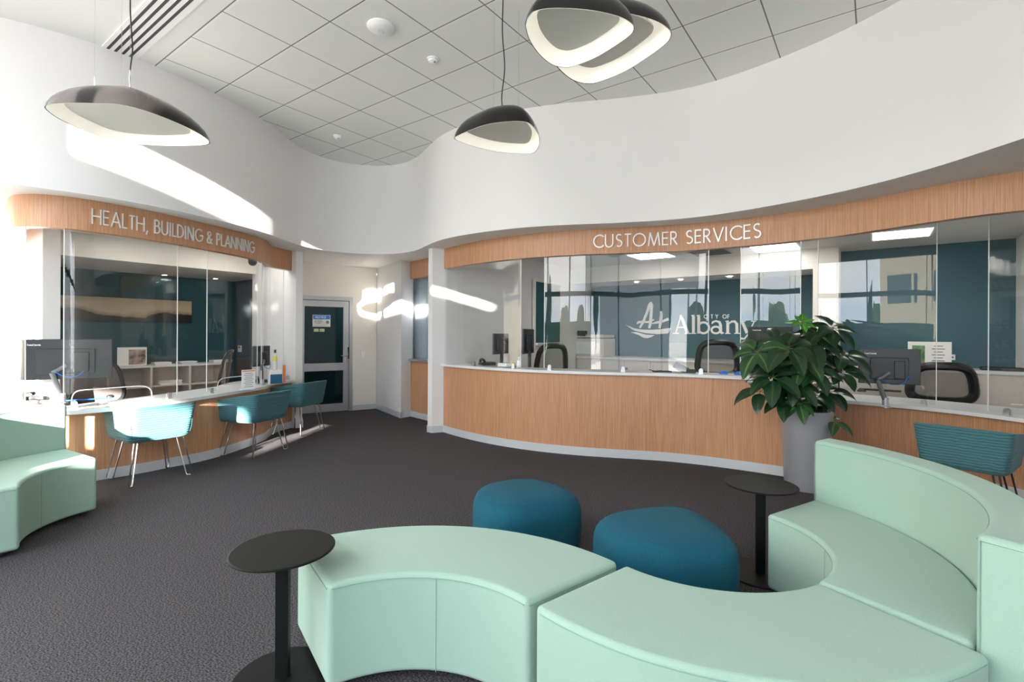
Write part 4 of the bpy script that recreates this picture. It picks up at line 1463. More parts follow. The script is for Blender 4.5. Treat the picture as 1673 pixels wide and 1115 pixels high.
WH = [  # u, v, depth offset, leaves, length, material, droop
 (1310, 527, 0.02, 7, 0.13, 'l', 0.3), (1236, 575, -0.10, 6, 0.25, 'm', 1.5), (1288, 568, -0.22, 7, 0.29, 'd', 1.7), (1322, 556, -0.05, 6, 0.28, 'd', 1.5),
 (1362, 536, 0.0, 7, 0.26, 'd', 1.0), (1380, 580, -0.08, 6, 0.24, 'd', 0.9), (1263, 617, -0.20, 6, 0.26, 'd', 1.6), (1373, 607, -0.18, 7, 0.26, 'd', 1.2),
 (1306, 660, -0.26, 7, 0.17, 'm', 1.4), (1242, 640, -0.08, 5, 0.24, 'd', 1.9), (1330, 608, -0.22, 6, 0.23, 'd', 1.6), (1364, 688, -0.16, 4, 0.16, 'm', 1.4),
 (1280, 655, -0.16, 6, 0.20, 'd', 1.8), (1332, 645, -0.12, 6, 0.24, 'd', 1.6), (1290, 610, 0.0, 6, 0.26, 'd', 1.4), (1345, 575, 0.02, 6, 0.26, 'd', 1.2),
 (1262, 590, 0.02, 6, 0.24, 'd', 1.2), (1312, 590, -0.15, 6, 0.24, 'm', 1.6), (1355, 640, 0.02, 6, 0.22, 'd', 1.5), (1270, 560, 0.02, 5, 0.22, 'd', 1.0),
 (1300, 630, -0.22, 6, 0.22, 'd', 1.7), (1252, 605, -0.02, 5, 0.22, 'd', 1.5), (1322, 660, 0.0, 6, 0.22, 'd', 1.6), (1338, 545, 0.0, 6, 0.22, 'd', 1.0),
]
stems = MB()
for i, (u, v, dy, n, L, m, dr) in enumerate(WH):
    w_ = at_y(u, v, PY + dy) - Vector((PX, PY, 0))
    tilt = Vector((w_.x * 0.7 - 0.1, -0.50 + w_.y * 0.3, 0.75))
    whorl(w_, n, L, tilt, {'d': M_leafd, 'm': M_leafm, 'l': M_leafl}[m], rnd, dr, rnd.uniform(0, 6))
    b0 = Vector((rnd.uniform(-0.04, 0.04), rnd.uniform(-0.04, 0.04), 0.70))
    mid_ = Vector((b0.x * 0.6 + w_.x * 0.25, b0.y * 0.6 + w_.y * 0.25, max(0.82, w_.z * 0.75 + 0.1) if w_.z > 0.9 else 0.86))
    if i == 11:
        mid_ = Vector((w_.x * 0.55, w_.y * 0.6, 0.84))
    stems.tube(spline([tuple(b0), tuple(mid_), tuple(w_)], 6), [0.007] * 5 + [0.005] * 4 + [0.0035] * 4, 6)
obj('stem', stems, M_stem, pt_, smooth=True)

# ------------------------------------------------------------------ office chairs
def office_chair(label, loc, rz, mesh=M_mesh, frame=M_black, w=0.25, h=0.27, fr=0.032, zc_=0.88):
    t_ = thing('office_chair', label, 'office chair', loc, rz, 'mesh back office chairs')
    N = 40
    path = []
    for k in range(N):
        a = 2 * PI * k / N
        f_ = lambda q_, e_: math.copysign(abs(q_) ** e_, q_)
        x_ = w * f_(math.cos(a), 0.55)
        z_ = h * f_(math.sin(a), 0.55)
        x_ *= 1 - 0.12 * (z_ / h)
        path.append((x_, -0.24 - 0.03 * (z_ / h) + 0.10 * (x_ / w) ** 2 * 0.6, zc_ + z_))
    ring = obj('back_frame', MB().tube(path, fr, 8, closed=True), frame, t_, smooth=True)
    me_ = MB()
    c_ = (0, -0.25, zc_)
    vs = [c_] + path
    me_.add(vs, [(0, 1 + k, 1 + (k + 1) % N) for k in range(N)])
    obj('back_mesh', me_, mesh, t_, smooth=True)
    obj('seat', MB().box((0, 0.02, 0.47), (0.50, 0.48, 0.08)), M_dark, t_, bevel=0.03, seg=3)
    obj('spine', MB().tube([(0, -0.27, zc_ - h), (0, -0.26, 0.52), (0, -0.08, 0.42)], 0.028, 8), M_dark, t_, smooth=True)
    obj('gas_lift', MB().lathe([(0.028, 0.10), (0.028, 0.42)], n=14), M_dark, t_, smooth=True)
    for k in range(5):
        a = 2 * PI * k / 5 + 0.3
        lg_ = obj('base_leg', MB().tube([(0, 0, 0.11), (0.29 * math.cos(a), 0.29 * math.sin(a), 0.065)], 0.016, 8), M_dark, t_, smooth=True)
        obj('castor', MB().lathe([(0.0, 0), (0.022, 0.004), (0.026, 0.028), (0.02, 0.052), (0, 0.056)], (0.29 * math.cos(a), 0.29 * math.sin(a), 0), 14, cap=False), M_black, lg_, smooth=True)
    return t_
def oc(u, y, label, rz, **k):
    a, _ = ray(u, 560)
    return office_chair(label, (a * y, y, 0), rz, **k)
oc(893, 7.55, 'black mesh office chair partly behind the screen edge at the left of the high counter', ang(-0.2, -1) + PI + 0.55, zc_=1.05, h=0.23, w=0.23, fr=0.042)
oc(1170, 6.95, 'black mesh office chair in front of the teal wall left of the plant', PI + ang(-0.3, -1), zc_=1.13, h=0.225, w=0.245, fr=0.042)
oc(1533, 5.95, 'black mesh office chair behind the right desk and monitor', PI + ang(-0.6, -1), zc_=0.90, h=0.205, w=0.28, fr=0.05)
oc(172, 5.85, 'brown mesh office chair behind the left monitor', ang(0.2, -1) + PI, zc_=0.88, h=0.25, w=0.27, fr=0.022)
oc(344, 7.0, 'brown mesh office chair near the end of the low bookcase, seen edge on', ang(1.0, 0.35) + PI, zc_=0.92, h=0.27, w=0.24, fr=0.02)

# ------------------------------------------------------------------ monitors
def monitor(label, loc, rz, w=0.53, h=0.31, zc_=0.3, text=None, arm=True, tilt=0.0, group=None):
    """local -y is the back of the screen (towards the public)"""
    t_ = thing('computer_monitor', label, 'monitor', loc, rz, group)
    body = obj('housing', MB().box((0, 0, zc_), (w, 0.028, h)), M_mon, t_, bevel=0.006)
    obj('screen', MB().box((0, 0.0155, zc_), (w - 0.03, 0.003, h - 0.03)), M_black, t_)
    obj('rear_bulge', MB().box((0, -0.024, zc_ - 0.02), (w * 0.62, 0.024, h * 0.62)), M_dark, t_, bevel=0.008)
    obj('rear_panel', MB().box((w * 0.16, -0.042, zc_ - 0.03), (w * 0.17, 0.02, h * 0.5)), M_dark, t_, bevel=0.008)
    if text:
        tx = MB()
        x_ = -w * 0.40
        for ch in text:
            wd, st = GLY.get(ch.upper(), GLY['I'])
            s2_ = 0.016 if ch.isupper() else 0.012
            for sk in st:
                stroke(tx, [(x_ + a * s2_, zc_ + h * 0.34 + b * s2_) for a, b in sk], 0.003, lambda X, Z, D_: (X, -0.0145 - D_, Z), 0, 0.001)
            x_ += (wd + 0.14) * s2_
        obj('lettering', tx, M_white, t_, weld=False)
    if arm:
        obj('arm', MB().tube([(0, -0.035, zc_ - 0.06), (-0.05, -0.06, zc_ - 0.10), (-0.10, -0.07, zc_ - 0.13)], 0.018, 10).tube([(-0.10, -0.07, zc_ - 0.13), (-0.03, -0.03, 0.06)], 0.022, 10), M_grey, t_, smooth=True)
        obj('arm_base', MB().lathe([(0.045, 0), (0.045, 0.012), (0.028, 0.02), (0.028, 0.10), (0.0, 0.10)], (-0.03, -0.03, 0), 20), M_alu, t_, smooth=True)
        obj('cable', MB().tube(spline([(-0.08, -0.08, zc_ - 0.12), (0.0, -0.09, zc_ - 0.17), (0.10, -0.07, zc_ - 0.16), (0.16, -0.03, zc_ - 0.08)], 6), 0.004, 6), M_bluecable, t_, smooth=True)
    else:
        obj('stand', MB().box((0, -0.02, zc_ / 2 - 0.03), (0.07, 0.03, zc_ - 0.05)).box((0, 0, 0.008), (0.22, 0.16, 0.016)), M_dark, t_, bevel=0.003)
    return t_
def mon_at(u, v, y, z0, label, rz, **k):
    c_ = at_y(u, v, y)
    return monitor(label, (c_.x, c_.y, z0), rz, zc_=c_.z - z0, **k)
mon_at(109, 587, 5.0, 0.737, 'dark monitor on a silver arm on the left desk, its back to the room', 0.62, w=0.72, h=0.40, text='ThinkCentre')
mon_at(1452, 599, 4.95, 0.737, 'black monitor on the right desk seen from behind, right of the plant', -0.50, w=0.50, h=0.35, text='ThinkCentre')
mon_at(1258, 556, 6.2, 0.74, 'black monitor behind the top of the plant', -0.35, w=0.50, h=0.34, text='ThinkCentre', arm=False)
mon_at(863, 558, 6.9, 0.74, 'dark monitor seen edge on beside the left chair of the high counter', 1.25, w=0.50, h=0.34, arm=False)
mon_at(818, 562, 7.3, 0.74, 'grey monitor seen edge on at the left of the high counter, the farther one', 1.15, w=0.50, h=0.30, arm=False)
mon_at(427, 582, 6.85, 0.737, 'dark monitor seen edge on near the white column', 1.45, w=0.36, h=0.28)
# staff level desk behind the high counter carries the monitors
t = thing('staff_desk', 'white staff desk surface behind the high customer counter', 'desk', (1.2, 6.5, 0))
SD = offset(KC, 0.37)[8:]
rel(obj('worktop', MB().prism(list(SD) + list(reversed(offset(KC, 1.1)[8:])), 0.705, 0.735), M_lam), t)
rel(obj('support', MB().ribbon(offset(KC, 0.40)[8:], 0.02, 0, 0.705), M_lam), t)
def prop(name, mb, m, label, cat, loc=None, rz=0, group=None, **k):
    o_ = obj(name, mb, m, **k)
    if loc is not None:
        o_.location = loc
        o_.rotation_euler = (0, 0, rz)
    return tag(o_, label, cat, group)

# ------------------------------------------------------------------ bench with cabinets along the teal walls
def bench(p0, p1, q0, q1, ztop, label, nd, nm='cabinet_run'):
    t_ = thing(nm, label, 'cabinet', Bv(p0, (q0 + q1) / 2, 0))
    rel(obj('carcass', MB().prism([B(p0 + 0.02, q0), B(p0 + 0.02, q1), B(p1, q1), B(p1, q0)], 0.08, ztop - 0.04), M_cab), t_)
    rel(obj('worktop', MB().prism([B(p0 - 0.02, q0), B(p0 - 0.02, q1), B(p1, q1), B(p1, q0)], ztop - 0.04, ztop), M_lam), t_)
    w_ = (q1 - q0) / nd
    for k in range(nd):
        a, b = q0 + k * w_ + 0.004, q0 + (k + 1) * w_ - 0.004
        dr_ = rel(obj('cabinet_door', MB().prism([B(p0, a), B(p0, b), B(p0 + 0.018, b), B(p0 + 0.018, a)], 0.09, ztop - 0.05), M_cab), t_)
        hq = b - 0.05 if k % 2 == 0 else a + 0.05
        hb = MB().tube([tuple(Bv(p0 - 0.022, hq, ztop - 0.10)), tuple(Bv(p0 - 0.022, hq, ztop - 0.26))], 0.006, 6)
        hb.tube([tuple(Bv(p0 - 0.022, hq, ztop - 0.12)), tuple(Bv(p0, hq, ztop - 0.12))], 0.004, 6).tube([tuple(Bv(p0 - 0.022, hq, ztop - 0.24)), tuple(Bv(p0, hq, ztop - 0.24))], 0.004, 6)
        ho = obj('handle', hb, M_alu, smooth=True)
        ho.parent = dr_
    return t_
bench(8.50, 9.12, -4.66, -0.75, 1.03, 'cream cabinets with white top under the teal wall with the emblem', 8)
bench(8.28, 8.87, -0.40, 1.42, 1.03, 'cream cabinets with white top under the plain teal wall at the right', 4)

# copier on the bench
c0 = at_p(972, 583, 8.78)
t = thing('photocopier', 'beige photocopier on the white bench left of the boat emblem', 'photocopier', (c0.x, c0.y, 1.03), math.atan2(E2.y, E2.x))
obj('body', MB().box((0, 0, 0.17), (0.62, 0.5, 0.34)), M_beige, t, bevel=0.012)
obj('front_tray', MB().box((-0.08, -0.26, 0.16), (0.40, 0.03, 0.24)), M_lam, t, bevel=0.005)
obj('scanner_lid', MB().box((0, 0, 0.385), (0.60, 0.48, 0.06)), M_beige, t, bevel=0.01)
obj('control_panel', MB().box((-0.16, -0.22, 0.44), (0.16, 0.1, 0.10)), M_dark, t, bevel=0.006)

# opening with dark pane in the left office wall, and blue-grey leaf
def wallp(u, v):   # on the left wall of the customer office (q = -4.68)
    return at_q(u, v, -4.675)
a_, b_ = wallp(873, 460), wallp(914, 460)
pa = a_.x * E1.x + a_.y * E1.y
pb = b_.x * E1.x + b_.y * E1.y
zt = a_.z
w2 = struct('window_2', MB().prism([B(pa, -4.675), B(pb, -4.675), B(pb, -4.66), B(pa, -4.66)], 1.30, zt), M_teal2)
fm = MB()
for x0, x1, z0, z1 in ((pa - 0.04, pa, 1.2, zt + 0.04), (pb, pb + 0.04, 1.2, zt + 0.04), (pa, pb, zt, zt + 0.04)):
    fm.prism([B(x0, -4.68), B(x1, -4.68), B(x1, -4.64), B(x0, -4.64)], z0, z1)
obj('window_frame', fm, M_cream, w2)
obj('window_sill', MB().prism([B(pa, -4.68), B(pb, -4.68), B(pb, -4.60), B(pa, -4.60)], 1.26, 1.30), M_lam, w2)

# certificate board and socket on the right
c0 = at_p(1523, 603, 8.45)
t = thing('notice_board', 'white printed board with a photo of people standing on the bench behind the right chair', 'notice board', (c0.x, c0.y, 1.03), math.atan2(E2.y, E2.x))
bd = obj('board', MB().box((-0.03, 0.0, 0.18), (0.44, 0.012, 0.33)), M_paper, t)
obj('photo', MB().box((-0.14, -0.008, 0.16), (0.13, 0.003, 0.27)), mat('green_photo', (0.10, 0.22, 0.08), 0.5, var=0.9, vscale=14), t)
ln = MB()
for i in range(6):
    ln.box((0.06, -0.0075, 0.29 - i * 0.038), (0.13 if i % 2 else 0.09, 0.002, 0.010))
obj('text_lines', ln, M_grey, t)
c0 = at_p(1551, 584, 8.875)
t = thing('power_socket', 'white double power socket on the plain teal wall', 'socket', c0, math.atan2(E2.y, E2.x))
obj('plate', MB().box((0, -0.004, 0), (0.12, 0.008, 0.075)), M_white, t)
obj('switch', MB().box((-0.02, -0.010, 0), (0.022, 0.004, 0.022)).box((0.03, -0.010, 0), (0.022, 0.004, 0.022)), M_bluecable, t)
c0 = at_p(1640, 604, 8.5)
prop('docking_station', MB().box((0, 0, 0.02), (0.42, 0.16, 0.04)), M_black, 'flat black device lying on the bench at the far right', 'device', (c0.x, c0.y, 1.03), math.atan2(E2.y, E2.x), bevel=0.006)

# ------------------------------------------------------------------ health office contents
# panoramic picture
t = thing('panoramic_picture', 'long narrow sunset landscape picture on the deep teal office wall', 'picture', at_q(190, 505, -9.62))
A0 = at_q(60, 482, -9.64); A1 = at_q(312, 493, -9.64); A2 = at_q(312, 528, -9.64); A3 = at_q(60, 524, -9.64)
pA = A0.x * E1.x + A0.y * E1.y
pB = A1.x * E1.x + A1.y * E1.y
zt, zb_ = (A1.z), (A2.z)
m_pic = bpy.data.materials.new('sunset_print')
m_pic.use_nodes = True
n = m_pic.node_tree
b = n.nodes['Principled BSDF']
b.inputs['Roughness'].default_value = 0.35
g = n.nodes.new('ShaderNodeNewGeometry')
sx = n.nodes.new('ShaderNodeSeparateXYZ')
no = n.nodes.new('ShaderNodeTexNoise')
no.inputs['Scale'].default_value = 1.4
no.inputs['Detail'].default_value = 5
ma = n.nodes.new('ShaderNodeMath')
ma.operation = 'MULTIPLY_ADD'
ma.inputs[1].default_value = 0.42
mr = n.nodes.new('ShaderNodeMapRange')
mr.inputs['From Min'].default_value = zb_ + 0.22
mr.inputs['From Max'].default_value = zt + 0.26
r = n.nodes.new('ShaderNodeValToRGB')
r.color_ramp.elements[0].position = 0.0
r.color_ramp.elements[0].color = (0.015, 0.011, 0.008, 1)
e = r.color_ramp.elements.new(0.30); e.color = (0.02, 0.015, 0.01, 1)
e = r.color_ramp.elements.new(0.34); e.color = (0.36, 0.26, 0.15, 1)
e = r.color_ramp.elements.new(0.50); e.color = (0.66, 0.54, 0.36, 1)
r.color_ramp.elements[-1].position = 1.0
r.color_ramp.elements[-1].color = (0.52, 0.42, 0.28, 1)
n.links.new(g.outputs['Position'], sx.inputs[0])
n.links.new(g.outputs['Position'], no.inputs['Vector'])
n.links.new(no.outputs['Fac'], ma.inputs[0])
n.links.new(sx.outputs['Z'], ma.inputs[2])
n.links.new(ma.outputs[0], mr.inputs['Value'])
n.links.new(mr.outputs[0], r.inputs['Fac'])
n.links.new(r.outputs['Color'], b.inputs['Base Color'])
rel(obj('canvas', MB().prism([B(pA, -9.65), B(pB, -9.65), B(pB, -9.61), B(pA, -9.61)], zb_, zt), m_pic), t)
# low bookcase
def bookcase():
    q1, q0 = -8.75, -9.15
    e_ = at_q(369, 592, q1)
    pe = e_.x * E1.x + e_.y * E1.y
    s_ = at_q(95, 605, q1)
    ps = max(1.5, s_.x * E1.x + s_.y * E1.y)
    zt_ = 0.95
    t_ = thing('bookcase', 'low pale open bookcase along the teal wall behind the left desk', 'bookcase', Bv((ps + pe) / 2, q1, 0))
    rel(obj('top_board', MB().prism([B(ps, q0), B(ps, q1), B(pe, q1), B(pe, q0)], zt_ - 0.03, zt_), M_lam), t_)
    rel(obj('back_panel', MB().prism([B(ps, q0), B(ps, q0 + 0.015), B(pe, q0 + 0.015), B(pe, q0)], 0, zt_ - 0.03), M_cab), t_)
    k = 4
    for i in range(k + 1):
        x_ = ps + (pe - 0.03 - ps) * i / k
        rel(obj('upright', MB().prism([B(x_, q0 + 0.015), B(x_, q1), B(x_ + 0.03, q1), B(x_ + 0.03, q0 + 0.015)], 0, zt_ - 0.03), M_cab), t_)
    for z_ in (0.30, 0.62):
        rel(obj('shelf_board', MB().prism([B(ps, q0 + 0.015), B(ps, q1 - 0.01), B(pe, q1 - 0.01), B(pe, q0 + 0.015)], z_, z_ + 0.02), M_cab), t_)
    return ps, pe, q1
ps, pe, q1 = bookcase()
c0 = at_q(216, 590, q1 - 0.12)
t = thing('brochure_stand', 'white brochure stand with colourful picture on top of the low bookcase', 'brochure', (c0.x, c0.y, 0.95), math.atan2(E1.y, E1.x))
obj('card', MB().box((0, 0, 0.14), (0.36, 0.012, 0.27)), M_paper, t)
obj('picture', MB().box((0.06, -0.008, 0.13), (0.21, 0.003, 0.22)), mat('brochure_print', (0.32, 0.24, 0.20), 0.5, var=0.95, vscale=11), t)
for u, v, lab, w_ in ((264, 592, 'thin pile of papers on the bookcase right of the brochure stand', 0.22), (305, 590, 'pile of magazines on the bookcase left of the brown chair', 0.22), (360, 588, 'pile of white paper at the right end of the low bookcase', 0.28)):
    c0 = at_q(u, v, q1 - 0.15)
    mb = MB()
    for k in range(5):
        mb.box((random.uniform(-0.01, 0.01), random.uniform(-0.01, 0.01), 0.004 + k * 0.008), (w_, 0.21, 0.007), rz=random.uniform(-0.1, 0.1))
    prop('paper_stack', mb, M_paper, lab, 'papers', (c0.x, c0.y, 0.95), math.atan2(E1.y, E1.x))
c0 = at_q(275, 619, q1 - 0.15)
mb = MB()
for k in range(8):
    mb.box((random.uniform(-0.01, 0.01), 0, 0.004 + k * 0.008), (0.30, 0.22, 0.007), rz=random.uniform(-0.1, 0.1))
prop('paper_stack', mb, M_paper, 'pile of white paper on the middle shelf inside the bookcase', 'papers', (c0.x, c0.y, 0.64), math.atan2(E1.y, E1.x))
# thermostat on the slate return wall
c0 = at_p(392.5, 570, 4.41)
t = thing('thermostat', 'white wall thermostat with small display on the slate wall', 'thermostat', c0, math.atan2(E2.y, E2.x))
obj('case', MB().box((0, -0.008, 0), (0.12, 0.016, 0.12)), M_white, t, bevel=0.004)
obj('display', MB().box((0.0, -0.018, 0.025), (0.06, 0.003, 0.035)), M_grey, t)
# red alarm call point by the pier
c0 = at_q(72, 539, -9.64)
prop('call_point', MB().box((0, 0, 0), (0.09, 0.03, 0.09)), M_red, 'small red call point on the teal wall beside the white pier', 'alarm', c0, math.atan2(E1.y, E1.x))

# ------------------------------------------------------------------ small things on the left desk
ZD = 0.7355
c0 = at_z(406, 637, ZD)
t = thing('notice_card', 'upright acrylic notice card on the left desk by the second chair', 'notice card', (c0.x, c0.y, ZD), 0.9)
obj('holder', MB().box((0, 0, 0.125), (0.165, 0.006, 0.25)).box((0, 0.03, 0.003), (0.165, 0.07, 0.006)), M_paper, t)
obj('heading', MB().box((0, -0.0045, 0.235), (0.15, 0.002, 0.012)), M_orange, t)
ln = MB()
for i in range(8):
    ln.box((0, -0.0045, 0.205 - i * 0.024), (0.11 if i % 2 else 0.085, 0.002, 0.006))
obj('text_lines', ln, M_grey, t)
c0 = at_z(449, 628, ZD)
t = thing('wipes_tub', 'white and blue wipes box on the left desk near the column', 'wipes box', (c0.x, c0.y, ZD), 0.8)
obj('box', MB().box((0, 0, 0.10), (0.16, 0.10, 0.20)), M_paper, t, bevel=0.008)
obj('label', MB().box((0, -0.052, 0.075), (0.158, 0.003, 0.13)), M_navy, t)
c0 = at_z(459, 624, ZD)
prop('orange_folder', MB().box((0, 0, 0.12), (0.03, 0.14, 0.24)), M_orange, 'thin orange folder standing beside the wipes box', 'folder', (c0.x + 0.03, c0.y + 0.03, ZD), 0.5)
c0 = at_y(449, 578, 7.45)
t = thing('spray_bottle', 'spray bottle with yellow label standing behind the wipes box', 'bottle', (c0.x - 0.02, c0.y + 0.05, ZD), 0)
obj('bottle_body', MB().lathe([(0.03, 0), (0.032, 0.02), (0.032, 0.34), (0.014, 0.39), (0.012, 0.42)], n=18), M_clear, t, smooth=True)
obj('label', MB().lathe([(0.0325, 0.29), (0.0325, 0.36)], n=18), M_yellow, t, smooth=True)
obj('cap', MB().lathe([(0.016, 0.41), (0.016, 0.46)], n=12), M_black, t)
def phone(label, loc, rz):
    t_ = thing('desk_phone', label, 'phone', loc, rz)
    obj('phone_base', MB().box((0, 0, 0.03), (0.20, 0.18, 0.04)), M_dark, t_, bevel=0.008)
    obj('handset', MB().tube(spline([(-0.07, -0.09, 0.06), (-0.075, -0.05, 0.085), (-0.075, 0.05, 0.085), (-0.07, 0.09, 0.06)], 5), 0.018, 8), M_black, t_, smooth=True)
    obj('keypad', MB().box((0.04, -0.02, 0.052), (0.09, 0.10, 0.004)), M_grey, t_)
phone('dark desk phone lying on the left desk by the wipes box', (at_z(430, 626, ZD).x, at_z(430, 626, ZD).y, ZD), 0.5)
phone('dark desk phone at the far left end of the left desk', (at_z(42, 657, ZD).x, at_z(42, 657, ZD).y + 0.12, ZD), 0.3)
c0 = at_z(28, 661, ZD)
prop('tissue_box', MB().box((0, 0, 0.05), (0.12, 0.10, 0.10)), M_clear, 'pale tissue box at the left frame edge on the desk', 'tissue box', (c0.x - 0.16, c0.y + 0.10, ZD), 0.3, bevel=0.006)
a0, a1 = at_z(95, 657, ZD), at_z(183, 652, ZD)
prop('blue_pen_cable', MB().tube(spline([tuple(a0 + Vector((0, 0.02, 0.006))), tuple(a0.lerp(a1, 0.3) + Vector((0, 0, 0.008))), tuple(a0.lerp(a1, 0.7) + Vector((0, 0.01, 0.008))), tuple(a1 + Vector((0, 0, 0.010)))], 6), 0.007, 6), M_blue,
     'blue cable lying along the left desk below the monitor', 'cable', smooth=True)
c0 = at_z(174, 651, ZD)
prop('desk_mouse', MB().lathe([(0.0, 0), (0.035, 0.002), (0.034, 0.018), (0.018, 0.032), (0, 0.035)], n=18, cap=False), M_dark, 'dark computer mouse at the end of the blue cable', 'mouse', (c0.x, c0.y + 0.05, ZD), 0, smooth=True)
c0 = at_z(366, 631, ZD)
prop('name_badge', MB().box((0, 0, 0.003), (0.09, 0.05, 0.006)), M_paper, 'small white card lying flat on the left desk behind the second chair', 'card', (c0.x, c0.y, ZD), 0.9)

# ------------------------------------------------------------------ small things on the high counter and right desk
ZH = 1.0085
def onhigh(u, v, dy=0.0):
    c_ = at_z(u, v, ZH)
    return (c_.x, c_.y, ZH)
def card_pos(u, off=0.18):
    pts = offset(KC, off)
    best = min(pts, key=lambda p_: abs(836.5 + FPX * p_[0] / p_[1] - u))
    return (best[0], best[1], ZH)
phone('grey desk phone at the left end of the high counter', card_pos(798, 0.22), 0.4)
p0 = card_pos(1020)
t = thing('pen_on_stand', 'small black and yellow card reader on the high counter below the copier', 'card reader', p0, 0.1)
obj('reader_body', MB().box((0, 0, 0.03), (0.07, 0.05, 0.03)), M_black, t, bevel=0.004)
obj('reader_foot', MB().box((-0.02, 0, 0.008), (0.05, 0.06, 0.014)), M_yellow, t)
t = thing('eftpos_terminal', 'dark blue grey payment terminal leaning on the high counter left of the chair', 'payment terminal', card_pos(1122), -0.2)
mb = MB()
mb.box((-0.03, 0, 0.055), (0.17, 0.07, 0.08), M=Matrix.Rotation(0.5, 3, 'Y'))
obj('terminal_body', mb, mat('slate_plastic', (0.06, 0.08, 0.13), 0.4), t, bevel=0.012)
obj('terminal_stand', MB().box((0.07, 0.0, 0.02), (0.12, 0.08, 0.04)), M_dark, t, bevel=0.008)
prop('signature_pad', MB().box((0, 0, 0.008), (0.2, 0.10, 0.014), rz=0).tube([(-0.16, 0, 0.03), (-0.10, 0, 0.012), (0.0, 0, 0.018)], 0.006, 6), M_dark, 'flat dark signature pad with a cord on the high counter', 'signature pad', card_pos(1085), 0.1)
for u, lab in ((1180, 'blue stapler on the high counter, left one'), (1204, 'blue stapler on the high counter next to the plant')):
    prop('stapler', MB().box((0, 0, 0.012), (0.09, 0.035, 0.022)).box((0.01, 0, 0.03), (0.06, 0.02, 0.012)), M_bluecable, lab, 'stapler', card_pos(u), -0.3, bevel=0.004)
prop('sanitiser_bottle', MB().lathe([(0.03, 0), (0.032, 0.01), (0.032, 0.09), (0.012, 0.11), (0.012, 0.13), (0.016, 0.132), (0.016, 0.14)], n=18), M_clear, 'clear sanitiser bottle on the high counter beside the edge on monitor', 'bottle', card_pos(850), 0, smooth=True)
prop('highlighter', MB().lathe([(0.012, 0), (0.012, 0.07), (0.006, 0.085)], n=12), mat('amber_plastic', (0.7, 0.3, 0.02), 0.4), 'small amber bottle on the high counter at the left monitors', 'bottle', card_pos(840, 0.22), 0, smooth=True)
prop('desk_tray', MB().box((0, 0, 0.03), (0.22, 0.16, 0.05)), M_clear, 'pale document tray on the high counter in front of the left monitors', 'tray', card_pos(828, 0.22), 0.8, bevel=0.01)
for u, v, w_, lab, col in ((1456, 642, 0.42, 'black keyboard lying on the right desk', M_black),):
    c0 = at_z(1445, 640, 0.736)
    prop('keyboard', MB().box((0, 0, 0.010), (0.44, 0.13, 0.018)), M_black, lab, 'keyboard', (c0.x, c0.y + 0.08, 0.736), -0.7, bevel=0.004)
c0 = at_z(1405, 640, 0.736)
prop('desk_speaker', MB().lathe([(0.05, 0), (0.05, 0.012), (0.03, 0.03), (0.012, 0.035)], n=20), M_dark, 'small round dark puck on the right desk beside the monitor arm', 'speaker', (c0.x + 0.02, c0.y, 0.736), 0, smooth=True)
c0 = at_z(1665, 662, 0.736)
prop('coaster', MB().lathe([(0.05, 0), (0.05, 0.006)], n=24), M_white, 'flat white disc on the right desk near the frame edge', 'coaster', (c0.x - 0.02, c0.y, 0.736))
# grey laptop on the bench behind the plant
c0 = at_p(1395, 580, 8.45)
prop('router_box', MB().box((0, 0, 0.05), (0.30, 0.2, 0.10)), M_dark, 'dark equipment box on the bench behind the right edge of the plant', 'equipment', (c0.x, c0.y, 1.03), math.atan2(E2.y, E2.x), bevel=0.006)
# security camera under the left fascia
c0 = at_y(420, 433, 6.75)
t = thing('dome_camera', 'small dome camera hanging behind the left fascia end', 'camera', (c0.x - 0.06, c0.y, 2.42), 0.4)
obj('camera_mount', MB().lathe([(0.045, 0.28), (0.045, 0.03), (0.04, 0.0)], n=20), M_white, t, smooth=True)
obj('dome', MB().lathe([(0.055, 0.02), (0.055, -0.01), (0.045, -0.04), (0.02, -0.06), (0.0, -0.062)], n=20), M_dark, t, smooth=True)

# ------------------------------------------------------------------ outdoors (seen only as reflections, and shading the sun)
P0 = Vector(B(PW, 0))
def OUT(s_, D_, z=0):       # s along the glazing (to the left), D outwards
    x_, y_ = B(PW - D_, -s_)
    return Vector((x_, y_, z))
gr = MB().add([(-60, -60, -0.13), (60, -60, -0.13), (60, 40, -0.13), (-60, 40, -0.13)], [(0, 1, 2, 3)])
struct('ground', gr, M_stoneg)
def outbox(name, s0, s1, D0, D1, z0, z1, m):
    return MB().prism([tuple(OUT(s0, D0).xy), tuple(OUT(s1, D0).xy), tuple(OUT(s1, D1).xy), tuple(OUT(s0, D1).xy)], z0, z1)
t = thing('sun_block_wing', 'grey rendered wing outside behind the viewer, shaped to block the sun', 'building', OUT(-3, 8.2, -0.12))  # unseen wing, its heights stepped to keep the sun off the counter
rel(obj('wall', outbox('w', -16, -5.2, 8, 9, -0.12, 6.6, 0), M_grey_ext), t)
rel(obj('middle_sun_block', outbox('w', -5.2, -3.3, 8, 8.3, -0.12, 5.33, 0), M_grey_ext), t)
rel(obj('low_sun_block', outbox('w', -3.3, -1.8, 8, 8.3, -0.12, 5.25, 0), M_grey_ext), t)
def board_pt(s_, z_, D_):
    p_ = OUT(s_, D_)
    return (p_.x, p_.y, z_)
t = thing('sun_block_board', 'plain grey board on posts added outside the glazing to block the sun', 'sun blocker', OUT(-0.7, 8.0, -0.12))  # unseen board, added and stepped to cut the sun into patches
prof = [(-1.78, 3.27), (0.5, 3.27), (0.5, 5.95), (-0.72, 5.95), (-0.72, 5.44), (-1.5, 5.44), (-1.5, 5.25), (-1.78, 5.25)]
n_ = len(prof)
tris = tessellate_polygon([[Vector((a_, b_, 0)) for a_, b_ in prof]])
